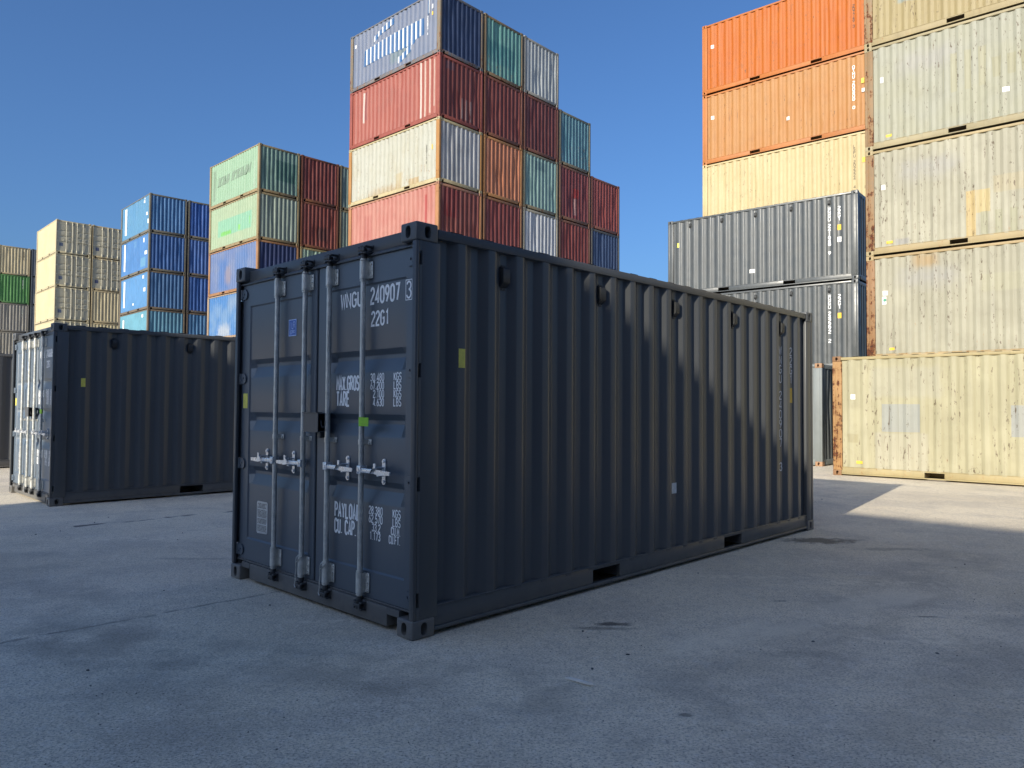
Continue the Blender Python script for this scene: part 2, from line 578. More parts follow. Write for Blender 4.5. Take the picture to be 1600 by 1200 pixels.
# ------------------------------------------------------------------ container parts (shared meshes, container space)
def casting_base():
    b = bmesh.new()
    bmesh.ops.create_cube(b, size=1.0)
    for v in b.verts:
        v.co = Vector(((v.co.x + .5) * .178, (v.co.y + .5) * .162, (v.co.z + .5) * .118))
    bmesh.ops.bevel(b, geom=b.edges[:], offset=0.011, segments=3, affect='EDGES', profile=0.5)
    me = bpy.data.meshes.new("corner_casting")
    b.to_mesh(me); b.free()
    o = bpy.data.objects.new("casting_tmp", me)
    C.objects.link(o)
    cut = bmesh.new()
    def oval(axis, c0, c1, w, h, lo, hi):
        pts = []
        for i in range(18):
            t = 2 * math.pi * i / 18
            x = math.cos(t) * w / 2
            y = math.sin(t)
            y = (h / 2 - w / 2) * (1 if y > 0 else -1) + math.sin(t) * w / 2 if h > w else y * h / 2
            pts.append((c0 + x, c1 + y))
        vs0 = [cut.verts.new({'x': (lo, p[0], p[1]), 'y': (p[0], lo, p[1]), 'z': (p[1], p[0], lo)}[axis]) for p in pts]
        vs1 = [cut.verts.new({'x': (hi, p[0], p[1]), 'y': (p[0], hi, p[1]), 'z': (p[1], p[0], hi)}[axis]) for p in pts]
        cut.faces.new(vs0); cut.faces.new(list(reversed(vs1)))
        for i in range(18):
            j = (i + 1) % 18
            cut.faces.new((vs0[i], vs1[i], vs1[j], vs0[j]))
    res = o
    for args in (('x', .085, .060, .052, .080, -.02, .10), ('y', .092, .060, .052, .080, -.02, .10), ('z', .085, .092, .06, .11, -.02, .07)):
        cut = bmesh.new()
        oval(*args)
        bmesh.ops.recalc_face_normals(cut, faces=cut.faces[:])
        cm = bpy.data.meshes.new("cut"); cut.to_mesh(cm); cut.free()
        co = bpy.data.objects.new("cut", cm); C.objects.link(co)
        md = o.modifiers.new("b", 'BOOLEAN'); md.operation = 'DIFFERENCE'; md.object = co; md.solver = 'EXACT'
        dg = bpy.context.evaluated_depsgraph_get()
        nm = bpy.data.meshes.new_from_object(o.evaluated_get(dg))
        o.modifiers.clear()
        o.data = nm
        bpy.data.objects.remove(co)
    out = o.data
    bpy.data.objects.remove(o)
    return out
CAST = casting_base()
CASTS = []
for sx in (0, 1):
    for sy in (0, 1):
        for sz in (0, 1):
            me = CAST.copy()
            me.name = "corner_casting"
            me.transform(Matrix.Translation((L * sx, W * sy, H * sz)) @ Matrix.Diagonal((1 - 2 * sx, 1 - 2 * sy, 1 - 2 * sz, 1)))
            if (sx + sy + sz) % 2:
                me.flip_normals()
            for pl in me.polygons:
                pl.use_smooth = True
            me.set_sharp_from_angle(angle=math.radians(32))
            CASTS.append(me)

HINGE_Z = (2.365, 1.66, 0.953, 0.24)
def post_mesh(sx, sy, slots):
    m = MB()
    z0, z1 = 0.118, H - 0.118
    X = (lambda v: v) if sx == 0 else (lambda v: L - v)
    Y = (lambda v: v) if sy == 0 else (lambda v: W - v)
    def bx(x0, x1, y0, y1, a, b, bev=0.0):
        xa, xb = sorted((X(x0), X(x1))); ya, yb = sorted((Y(y0), Y(y1)))
        m.box(xa, xb, ya, yb, a, b, bev)
    if slots:
        bx(0.003, 0.030, 0.003, 0.046, z0, z1, 0.007)
        cuts = sorted(HINGE_Z)
        zz = z0
        for c in cuts:
            bx(0.030, 0.052, 0.004, 0.014, zz, c - 0.045)
            zz = c + 0.045
        bx(0.030, 0.052, 0.004, 0.014, zz, z1)
        bx(0.052, 0.198, 0.004, 0.060, z0, z1, 0.003)
    else:
        bx(0.003, 0.060, 0.003, 0.110, z0, z1, 0.006)
        bx(0.060, 0.196, 0.004, 0.060, z0, z1, 0.003)
    return m.mesh("corner_post")
for sx in (0, 1):
    for sy in (0, 1):
        ME['post', sx, sy, 0] = post_mesh(sx, sy, False)
        if sx == 0:
            ME['post', sx, sy, 1] = post_mesh(sx, sy, True)

def bottom_rail(sy):
    m = MB()
    Y = (lambda v: v) if sy == 0 else (lambda v: W - v)
    def bx(x0, x1, y0, y1, a, b, bev=0.0):
        ya, yb = sorted((Y(y0), Y(y1)))
        m.box(x0, x1, ya, yb, a, b, bev)
    cut = [(1.80, 2.16), (3.90, 4.26)]
    e0, e1 = 0.178, L - 0.178
    xs = [e0] + [v for c in cut for v in c] + [e1]
    for i in range(0, len(xs), 2):
        bx(xs[i], xs[i + 1], 0.012, 0.045, 0.056, 0.178, 0.003)
    for c in cut:
        bx(c[0], c[1], 0.012, 0.045, 0.160, 0.178)
        # pocket tunnel roof and sides
        bx(c[0] - 0.012, c[0] - 0.004, 0.045, 0.6, 0.056, 0.158)
        bx(c[1] + 0.004, c[1] + 0.012, 0.045, 0.6, 0.056, 0.158)
        bx(c[0], c[1], 0.55, 0.56, 0.03, 0.158)
    bx(e0, e1, 0.004, 0.048, 0.030, 0.0545, 0.004)
    bx(e0, e1, 0.006, 0.05, 0.1795, 0.190, 0.003)
    return m.mesh("bottom_rail")
def top_rail(sy):
    m = MB()
    ya, yb = (0.004, 0.062) if sy == 0 else (W - 0.062, W - 0.004)
    m.box(0.178, L - 0.178, ya, yb, 2.505, 2.566, 0.006)
    return m.mesh("top_rail")
for sy in (0, 1):
    ME['brail', sy] = bottom_rail(sy)
    ME['trail', sy] = top_rail(sy)
def header(sx):
    m = MB()
    X = (lambda v: v) if sx == 0 else (lambda v: L - v)
    xa, xb = sorted((X(0.010), X(0.075)))
    m.box(xa, xb, 0.162, W - 0.162, 2.465, 2.566, 0.006)
    return m.mesh("end_header")
def sill(sx):
    m = MB()
    X = (lambda v: v) if sx == 0 else (lambda v: L - v)
    xa, xb = sorted((X(0.008), X(0.09)))
    m.box(xa, xb, 0.29, W - 0.29, 0.028, 0.163, 0.005)
    m.box(xa, xb, 0.162, 0.2895, 0.105, 0.163)
    m.box(xa, xb, W - 0.2895, W - 0.162, 0.105, 0.163)
    return m.mesh("end_sill")
for sx in (0, 1):
    ME['header', sx] = header(sx)
    ME['sill', sx] = sill(sx)
ME['floor'] = MB().box(0.10, L - 0.10, 0.06, W - 0.06, 0.170, 0.186).mesh("floor")
# door frame head and sill
m = MB()
m.box(0.048, 0.13, 0.047, W - 0.047, 2.472, 2.560, 0.004)
m.poly([(0.048, 2.4715), (0.028, 2.452), (0.028, 2.444), (0.13, 2.444), (0.13, 2.4715)], W - 0.094, 'y', 0.047)
ME['door_header'] = m.mesh("door_header")
m = MB()
m.box(0.020, 0.13, 0.29, W - 0.29, 0.028, 0.152, 0.006)
m.box(0.020, 0.13, 0.162, 0.2895, 0.108, 0.152)
m.box(0.020, 0.13, W - 0.2895, W - 0.162, 0.108, 0.152)
m.box(0.034, 0.13, 0.047, W - 0.047, 0.1525, 0.166, 0.003)
ME['door_sill'] = m.mesh("door_sill")

# door leaf: pressed steel panel with three horizontal channels
FX = 0.045
def leaf(y0, y1, p0, p1):
    zs = [0.168, 0.338, 0.350]
    zdep = {}
    def add(z, d): zs.append(z); zdep[round(z, 4)] = d
    G = []
    for zt in (0.945, 1.385, 1.82):
        for z, d in ((zt - 0.158, 0.0), (zt - 0.150, 0.002), (zt - 0.076, 0.030), (zt - 0.068, 0.032), (zt - 0.046, 0.032), (zt - 0.040, 0.030), (zt - 0.005, 0.002), (zt, 0.0)):
            add(z, d)
    zs += [2.252, 2.264, 2.442]
    zs = sorted(zs)
    ys = [y0, p0 - 0.002, p0 + 0.008, p0 + 0.055, p1 - 0.055, p1 - 0.008, p1 + 0.002, y1]
    ys[1:1] = [y0 + 0.006]
    ys[-1:-1] = [y1 - 0.006]
    def dep(y, z):
        e = 0.0
        if y <= y0 + 1e-6 or y >= y1 - 1e-6: return 0.006
        inside = (p0 + 0.007 < y < p1 - 0.007) and (0.349 < z < 2.253)
        if inside: e = 0.009
        g = zdep.get(round(z, 4), 0.0)
        s = 1.0 if (p0 + 0.05 < y < p1 - 0.05) else 0.0
        return e + (g * s if inside else 0.0)
    vv = [(FX + dep(y, z), y, z) for z in zs for y in ys]
    n = len(ys)
    ff = []
    for j in range(len(zs) - 1):
        for i in range(n - 1):
            ff.append((j * n + i, (j + 1) * n + i, (j + 1) * n + i + 1, j * n + i + 1))
    # edges of the leaf
    k = len(vv)
    bx = FX + 0.055
    for z in zs:
        vv += [(bx, y0, z), (bx, y1, z)]
    for j in range(len(zs) - 1):
        ff.append((j * n, k + 2 * j, k + 2 * j + 2, (j + 1) * n))
        ff.append((j * n + n - 1, (j + 1) * n + n - 1, k + 2 * j + 3, k + 2 * j + 1))
    return mesh_from("door", vv, ff, smooth=14)
SEAM = 1.203
ME['leaf_r'] = leaf(0.056, SEAM - 0.012, 0.150, 1.040)
ME['leaf_l'] = leaf(SEAM + 0.012, W - 0.056, 1.292, 2.252)
def gasket(y0, y1):
    m = MB()
    m.box(FX + 0.012, FX + 0.05, y0 - 0.011, y0, 0.168, 2.442)
    m.box(FX + 0.012, FX + 0.05, y1, y1 + 0.011, 0.168, 2.442)
    return m.mesh("gasket")
ME['gasket_r'] = gasket(0.056, SEAM - 0.012)
ME['gasket_l'] = gasket(SEAM + 0.012, W - 0.056)
RODS = {'r': (0.575, 0.993), 'l': (1.322, 1.735)}
def rod(y): return MB().cyl((0.008, y, 0.150), (0.008, y, 2.455), 0.0185, 18).mesh("locking_rod")
def guide(y, z0, z1):
    m = MB()
    m.cyl((0.008, y, z0), (0.008, y, z1), 0.0265, 18)
    m.cyl((0.008, y, z0 - 0.014), (0.008, y, z0 - 0.004), 0.0245, 18)
    m.cyl((0.008, y, z1 + 0.004), (0.008, y, z1 + 0.012), 0.0245, 18)
    m.box(0.012, 0.0425, y - 0.024, y + 0.024, z0 + 0.002, z1 - 0.002)
    m.box(0.034, 0.0435, y - 0.066, y - 0.0245, z0 + 0.004, z1 - 0.004, 0.003)
    m.box(0.034, 0.0435, y + 0.0245, y + 0.034, z0 + 0.004, z1 - 0.004, 0.003)
    for zz in (z0 + 0.022, (z0 + z1) / 2, z1 - 0.022):
        m.cyl((0.027, y - 0.050, zz), (0.0345, y - 0.050, zz), 0.008, 8)
    return m.mesh("rod_guide")
def cam_lock(y, top):
    m = MB()
    s = 1 if top else -1
    zc = 2.486 if top else 0.120
    fx = 0.048 if top else 0.020
    # neck, cam lug and the two jaws of the keeper welded to the frame
    m.cyl((0.008, y, zc - s * 0.055), (0.008, y, zc - s * 0.02), 0.021, 14)
    m.cyl((0.004, y, zc - s * 0.026), (0.004, y, zc - s * 0.014), 0.032, 14, 0.028)
    m.box(-0.026, 0.018, y - 0.030, y + 0.030, zc - 0.012, zc + 0.012, 0.006)
    m.cyl((-0.004, y, zc - 0.026), (-0.004, y, zc + 0.026), 0.017, 12)
    for dz in (-0.024, 0.018):
        m.box(-0.022, fx - 0.001, y - 0.060, y - 0.032, zc + dz - 0.006, zc + dz + 0.006, 0.003)
        m.box(-0.012, fx - 0.001, y + 0.032, y + 0.050, zc + dz - 0.006, zc + dz + 0.006, 0.003)
    m.box(fx - 0.008, fx - 0.0005, y - 0.062, y + 0.052, zc - 0.036, zc + 0.034, 0.004)
    m.box(-0.030, -0.012, y - 0.052, y - 0.030, zc - 0.018, zc + 0.014, 0.004)
    return m.mesh("cam_lock")
def strap(y):
    m = MB()
    z = 1.195
    m.cyl((0.008, y, z - 0.017), (0.008, y, z + 0.017), 0.0225, 16)
    m.box(0.010, 0.0535, y - 0.022, y + 0.022, z - 0.015, z + 0.015)
    m.box(0.044, 0.0535, y - 0.058, y - 0.0225, z - 0.018, z + 0.018, 0.003)
    m.box(0.044, 0.0535, y + 0.0225, y + 0.036, z - 0.018, z + 0.018, 0.003)
    m.cyl((0.036, y - 0.042, z), (0.0445, y - 0.042, z), 0.008, 8)
    return m.mesh("rod_strap")
def handle(y, s):
    """s = direction along y in which the handle points"""
    m = MB()
    z = 1.012
    m.box(-0.022, 0.034, y - 0.022 + s * 0.010, y + 0.022 + s * 0.010, z - 0.027, z + 0.027, 0.004)
    a, b = sorted((y + s * 0.030, y + s * 0.185))
    m.box(-0.018, -0.008, a, b, z - 0.017, z + 0.013, 0.003)
    ya, yb, yc = y + s * 0.184, y + s * 0.235, y + s * 0.345
    m.poly([(ya, z - 0.017), (yb, z - 0.024), (yc, z - 0.018), (yc + s * 0.004, z), (yc, z + 0.006), (yb, z + 0.010), (ya, z + 0.013)], 0.009, 'x', -0.0175)
    m.cyl((-0.026, y + s * 0.012, z), (-0.021, y + s * 0.012, z), 0.010, 10)
    return m.mesh("door_handle")
def keeper(y, s):
    m = MB()
    z = 1.012
    yk = y + s * 0.200
    pl = [(yk + 0.018 * math.cos(t), z + 0.062 + 0.018 * math.sin(t)) for t in [math.pi * i / 8 for i in range(9)]]
    pl += [(yk + 0.018 * math.cos(t), z - 0.072 + 0.018 * math.sin(t)) for t in [math.pi + math.pi * i / 8 for i in range(9)]]
    m.poly(pl, 0.007, 'x', 0.046)
    for dz in (0.062, -0.070):
        m.cyl((0.037, yk, z + dz), (0.046, yk, z + dz), 0.010, 10)
    # swinging catch that laps over the handle
    m.box(-0.004, 0.046, yk - 0.012, yk + 0.012, z - 0.034, z - 0.021, 0.003)
    m.box(-0.030, 0.046, yk - 0.010, yk + 0.010, z + 0.016, z + 0.028, 0.003)
    m.poly([(yk - 0.013, z + 0.050), (yk + 0.010, z + 0.052), (yk + 0.012, z + 0.012), (yk - s * 0.034, z - 0.006), (yk - s * 0.048, z - 0.014), (yk - s * 0.030, z + 0.012), (yk - 0.012, z + 0.026)], 0.008, 'x', -0.031)
    return m.mesh("handle_keeper")
def hinge(z, s):
    """s=0 right leaf (post at y=0), 1 left leaf"""
    m = MB()
    Y = (lambda v: v) if s == 0 else (lambda v: W - v)
    def P(pts): return [(Y(u), v) for u, v in pts]
    m.poly(P([(0.052, z - 0.042), (0.118, z - 0.042), (0.140, z - 0.022), (0.140, z + 0.014), (0.112, z + 0.042), (0.052, z + 0.042)]), 0.011, 'x', 0.033)
    m.cyl((0.036, Y(0.050), z - 0.043), (0.036, Y(0.050), z + 0.043), 0.0115, 12)
    m.cyl((0.026, Y(0.098), z + 0.004), (0.034, Y(0.098), z + 0.004), 0.008, 8)
    m.cyl((0.026, Y(0.078), z - 0.018), (0.034, Y(0.078), z - 0.018), 0.006, 8)
    return m.mesh("hinge")
for y in RODS['r'] + RODS['l']:
    ME['rod', y] = rod(y)
    ME['guide', y, 1] = guide(y, 2.290, 2.412)
    ME['guide', y, 0] = guide(y, 0.195, 0.330)
    ME['cam', y, 1] = cam_lock(y, True)
    ME['cam', y, 0] = cam_lock(y, False)
    ME['strap', y] = strap(y)
    s = -1 if y < SEAM else 1
    ME['handle', y] = handle(y, s)
    ME['keeper', y] = keeper(y, s)
for z in HINGE_Z:
    ME['hinge', z, 0] = hinge(z, 0)
    ME['hinge', z, 1] = hinge(z, 1)
# lock box over the seam, open towards the right leaf, with its hook
m = MB()
for q in ((-0.062, -0.056, 1.010, 1.200, 1.250, 1.385), (-0.0555, 0.0445, 1.192, 1.200, 1.250, 1.385), (-0.0555, 0.0445, 1.010, 1.1915, 1.379, 1.385), (-0.0555, 0.0445, 1.010, 1.1915, 1.250, 1.256)):
    m.box(*q)
m.box(-0.068, -0.02, 1.02, 1.21, 1.3855, 1.390)
m.tube([(-0.03, 1.02, 1.335), (-0.03, 1.016, 1.30), (-0.022, 1.014, 1.285), (-0.005, 1.014, 1.285), (0.003, 1.016, 1.30)], 0.005, 6)
ME['lock_box'] = m.mesh("lock_box")
ME['lock_lug'] = MB().box(0.0, 0.0445, 1.075, 1.115, 1.205, 1.249, 0.003).mesh("lock_lug")
def seal_cable(y):
    m = MB()
    R = [(-0.012, y - 0.045, 0.345), (-0.024, y, 0.300), (-0.022, y + 0.026, 0.285), (-0.016, y + 0.030, 0.24), (-0.02, y + 0.034, 0.19), (-0.022, y + 0.030, 0.15), (-0.026, y + 0.036, 0.118), (-0.026, y + 0.022, 0.105)]
    R2 = [(-0.022, y + 0.026, 0.285), (-0.02, y + 0.022, 0.32), (0.0, y + 0.012, 0.345)]
    m.tube(R, 0.0035, 5)
    m.tube(R2, 0.0035, 5)
    return m.mesh("seal_cable")
ME['cable', 0.993] = seal_cable(0.993)
ME['cable', 1.322] = seal_cable(1.322)

DOORF = lambda u, v, l: (FX - 0.0016 - l, -u, v)
PANF = lambda u, v, l: (FX + 0.009 - 0.0016 - l, -u, v)
def T(s, yl, yr, z0, z1, st=None):
    """text spanning y from yl (left as seen) to yr, z0..z1"""
    n = sum(0.55 if c == '.' else (0.7 if c == ' ' else 1.0) for c in s)
    wd = yl - yr
    hgt = z1 - z0
    adv = wd / (n - 0.28)
    return (s, -yl + adv * 0.05, z0, hgt, adv * 0.66, adv, st or hgt * 0.165)
def door_text(serial, check):
    """printing on the right leaf, one part per word or column"""
    out = []
    def add(name, rows): out.append((name, text_mesh(name, rows, PANF)))
    add("owner_code", [T("WNGU", 0.908, 0.655, 2.125, 2.222)])
    add("serial_number", [T(serial, 0.552, 0.236, 2.125, 2.230)])
    add("type_code", [T("22G1", 0.541, 0.345, 1.976, 2.068)])
    box = [(0.157, 2.112), (0.157, 2.240), (0.094, 2.240), (0.094, 2.112)]
    vv, ff = [], []
    rb, cl = ribbon([(-a, b) for a, b in box] + [(-box[0][0], box[0][1])], 0.005)
    for a, b in rb:
        vv += [DOORF(a.x, a.y, 0), DOORF(b.x, b.y, 0)]
    for i in range(4):
        j = (i + 1) % 4
        ff.append((2 * i, 2 * i + 1, 2 * j + 1, 2 * j))
    out.append(("check_digit_frame", mesh_from("check_digit_frame", vv, ff)))
    out.append(("check_digit", text_mesh("check_digit", [(check, -0.146, 2.124, 0.105, 0.042, 0.05, 0.012)], DOORF)))
    for i, (a, b) in enumerate((("30.480", "KGS"), ("67.200", "LBS"), ("2.100", "KGS"), ("4.630", "LBS"))):
        z = 1.604 - i * 0.0555
        w = 0.150 if len(a) == 6 else 0.118
        add("weight_figure", [T(a, 0.392 + w, 0.392, z, z + 0.048, 0.0082)])
        add("weight_unit", [T(b, 0.285, 0.206, z, z + 0.048, 0.0082)])
    add("weight_heading", [T("MAX.GROSS", 0.951, 0.640, 1.547, 1.640)])
    add("weight_heading", [T("TARE", 0.951, 0.792, 1.437, 1.532)])
    add("payload_heading", [T("PAYLOAD", 0.954, 0.652, 0.660, 0.756)])
    add("payload_heading", [T("CU. CAP.", 0.954, 0.690, 0.549, 0.642)])
    for i, (a, b, wb) in enumerate((("28.380", "KGS", .08), ("62.570", "LBS", .08), ("33.2", "CU.M.", .095), ("1.173", "CU.FT.", .118))):
        z = 0.720 - i * 0.0565
        wa = {6: .150, 4: .09, 5: .115}[len(a)]
        sh = 0.022 if len(a) < 6 else 0.0
        add("payload_figure", [T(a, 0.392 + sh + wa, 0.392 + sh, z, z + 0.049, 0.0082)])
        add("payload_unit", [T(b, 0.200 + wb, 0.200, z, z + 0.049, 0.0082)])
    return out

def lip(me_name, y0, y1, z0, z1, x, th=0.0015):
    return MB().box(x - th, x, y0, y1, z0, z1).mesh(me_name)
PX = FX + 0.009
ME['class_sticker'] = lip("class_sticker", 1.518, 1.632, 1.972, 2.100, PX - 0.0004)
fr = lambda u, v, l: (PX - 0.0036 - l, -u, v)
vv, ff = [], []
def frame_strip(y0, y1, z0, z1, w):
    rb, cl = ribbon([(-y1, z0), (-y1, z1), (-y0, z1), (-y0, z0), (-y1, z0)], w)
    i0 = len(vv)
    for a, b in rb:
        vv.extend([fr(a.x, a.y, 0), fr(b.x, b.y, 0)])
    for i in range(4):
        j = (i + 1) % 4
        ff.append((i0 + 2 * i, i0 + 2 * i + 1, i0 + 2 * j + 1, i0 + 2 * j))
frame_strip(1.521, 1.629, 1.975, 2.097, 0.006)
lr = text_mesh("class_print", [("L", -1.585, 2.028, 0.048, 0.022, 0.03, 0.005), ("R", -1.562, 2.034, 0.046, 0.024, 0.03, 0.005)], fr)
bm = bmesh.new(); bm.from_mesh(lr)
for (ya, yb, z, hh) in ((1.616, 1.611, 2.020, 0.060), (1.612, 1.540, 2.012, .004), (1.615, 1.590, 2.003, .004), (1.585, 1.545, 2.003, .004), (1.615, 1.575, 1.994, .004), (1.615, 1.585, 1.986, .004), (1.575, 1.540, 1.994, .004)):
    q = [bm.verts.new(fr(-ya, z, 0)), bm.verts.new(fr(-yb, z, 0)), bm.verts.new(fr(-yb, z + hh, 0)), bm.verts.new(fr(-ya, z + hh, 0))]
    bm.faces.new(q)
f_me = mesh_from("f", vv, ff)
bm.from_mesh(f_me); bm.to_mesh(lr); bm.free()
ME['class_print'] = lr
# approval plate with rows of fine engraving
pl = [(1.922, 0.420), (1.934, 0.408), (2.084, 0.402), (2.098, 0.414), (2.098, 0.648), (2.086, 0.662), (1.936, 0.662), (1.922, 0.650)]
ME['plate'] = MB().poly(pl, 0.002, 'x', PX - 0.0026).mesh("approval_plate")
rnd = random.Random(3)
bm = bmesh.new()
for i in range(22):
    z = 0.640 - i * 0.0103
    if i in (4, 11, 16): continue
    y = 2.084 - (0.02 if i in (1, 2) else 0.0)
    yend = 1.937 + (0.02 if i in (1, 2) else 0.0)
    while y > yend + 0.006:
        w = rnd.uniform(0.006, 0.024)
        y2 = max(yend, y - w)
        q = [bm.verts.new((PX - 0.0034, y, z)), bm.verts.new((PX - 0.0034, y2, z)), bm.verts.new((PX - 0.0034, y2, z + 0.0048)), bm.verts.new((PX - 0.0034, y, z + 0.0048))]
        bm.faces.new(q)
        y = y2 - rnd.uniform(0.002, 0.007)
me = bpy.data.meshes.new("plate_print"); bm.to_mesh(me); bm.free()
ME['plate_print'] = me
ME['yellow_door'] = lip("warning_sticker", 2.276, 2.352, 1.412, 1.535, FX - 0.0004)
# tape wound on the rod with a loose flap
m = MB()
m.cyl((0.008, 0.575, 1.300), (0.008, 0.575, 1.362), 0.0205, 18)
m.box(-0.0135, -0.011, 0.470, 0.573, 1.302, 1.360)
ME['tape'] = m.mesh("tape")

def vent(a, side):
    m = MB()
    d = side_depth(a)
    y = lambda v: v if side == 0 else W - v
    def bx(x0, x1, d0, d1, z0, z1, b=0.0):
        ya, yb = sorted((y(d0), y(d1)))
        m.box(x0, x1, ya, yb, z0, z1, b)
    pts = [(d - 0.001, 2.415), (d - 0.036, 2.400), (d - 0.040, 2.392), (d - 0.040, 2.305), (d - 0.036, 2.298), (d - 0.001, 2.270)]
    bm_ = [(y(u), v) for u, v in pts]
    m.poly(bm_, 0.066, 'x', a - 0.033)
    bx(a - 0.020, a + 0.020, d - 0.006, d - 0.0005, 2.4155, 2.428)
    bx(a - 0.020, a + 0.020, d - 0.006, d - 0.0005, 2.252, 2.2695)
    return m.mesh("vent")
VENT_A = [0.807 + 1.112 * k for k in range(5)]
for k, a in enumerate(VENT_A):
    ME['vent', k, 0] = vent(a, 0)
    ME['vent', k, 1] = vent(a, 1)

# ------------------------------------------------------------------ container builder
def container(label, loc, rz, wall, frame, end=None, post=None, door=False, vents=None, group=None, dent=None, cat="container", name="shipping_container", roofm=None, cast=None):
    t = thing(name, label, cat, loc, rz, group)
    end = end or wall
    cast = cast or frame
    post = post or frame
    place(ME['side0'], "side_wall", wall, t)
    place(ME['side1'] if dent is None else ME['side1', dent], "side_wall", wall, t)
    place(ME['end1'], "end_wall", end, t)
    place(ME['roof'], "roof", roofm or wall, t)
    place(ME['floor'], "floor", M_wood, t)
    for sy in (0, 1):
        place(ME['brail', sy], "bottom_rail", frame, t)
        place(ME['trail', sy], "top_rail", frame, t)
        place(ME['post', 0, sy, 1 if door else 0], "corner_post", post, t)
        place(ME['post', 1, sy, 0], "corner_post", post, t)
    for me in CASTS:
        place(me, "corner_casting", cast, t)
    place(ME['header', 1], "end_header", frame, t)
    place(ME['sill', 1], "end_sill", frame, t)
    if door:
        place(ME['door_header'], "door_header", frame, t)
        place(ME['door_sill'], "door_sill", frame, t)
    else:
        place(ME['end0'] if dent is None else ME['end0', dent], "end_wall", end, t)
        place(ME['header', 0], "end_header", frame, t)
        place(ME['sill', 0], "end_sill", frame, t)
    if vents:
        for k in range(5):
            place(ME['vent', k, 0], "vent", vents, t)
            place(ME['vent', k, 1], "vent", vents, t)
    return t

def doors(t, mat, rodm, hw, full=True, camm=None, hingem=None):
    """both leaves with their ironwork; returns (right leaf, left leaf)"""
    leaves = []
    for k, s in (('r', 0), ('l', 1)):
        lf = place(ME['leaf_' + k], "door", mat, t)
        place(ME['gasket_' + k], "gasket", M_rubber, lf)
        for y in RODS[k]:
            place(ME['rod', y], "locking_rod", rodm, lf)
            for top in (0, 1):
                place(ME['guide', y, top], "rod_guide", rodm, lf)
                place(ME['cam', y, top], "cam_lock", camm or rodm, lf)
            if full:
                place(ME['strap', y], "rod_strap", rodm, lf)
            place(ME['handle', y], "door_handle", hw, lf)
            place(ME['keeper', y], "handle_keeper", hw, lf)
        for z in HINGE_Z:
            place(ME['hinge', z, s], "hinge", hingem or mat, lf)
        leaves.append(lf)
    return leaves

# ------------------------------------------------------------------ ground
def ss(t):
    t = max(0.0, min(1.0, t))
    return t * t * (3 - 2 * t)
def ground_z(x, y):
    return 0.19 * ss((-x - 18) / 16.0) * ss((y - 30) / 20.0)
lines = [-900, -500, -300, -200, -140, -110] + list(range(-90, 91, 3)) + [110, 140, 200, 300, 500, 900]
vv = [(x, y, ground_z(x, y)) for y in lines for x in lines]
n = len(lines)
ff = [(j * n + i, j * n + i + 1, (j + 1) * n + i + 1, (j + 1) * n + i) for j in range(n - 1) for i in range(n - 1)]
gm = mesh_from("ground", vv, ff)

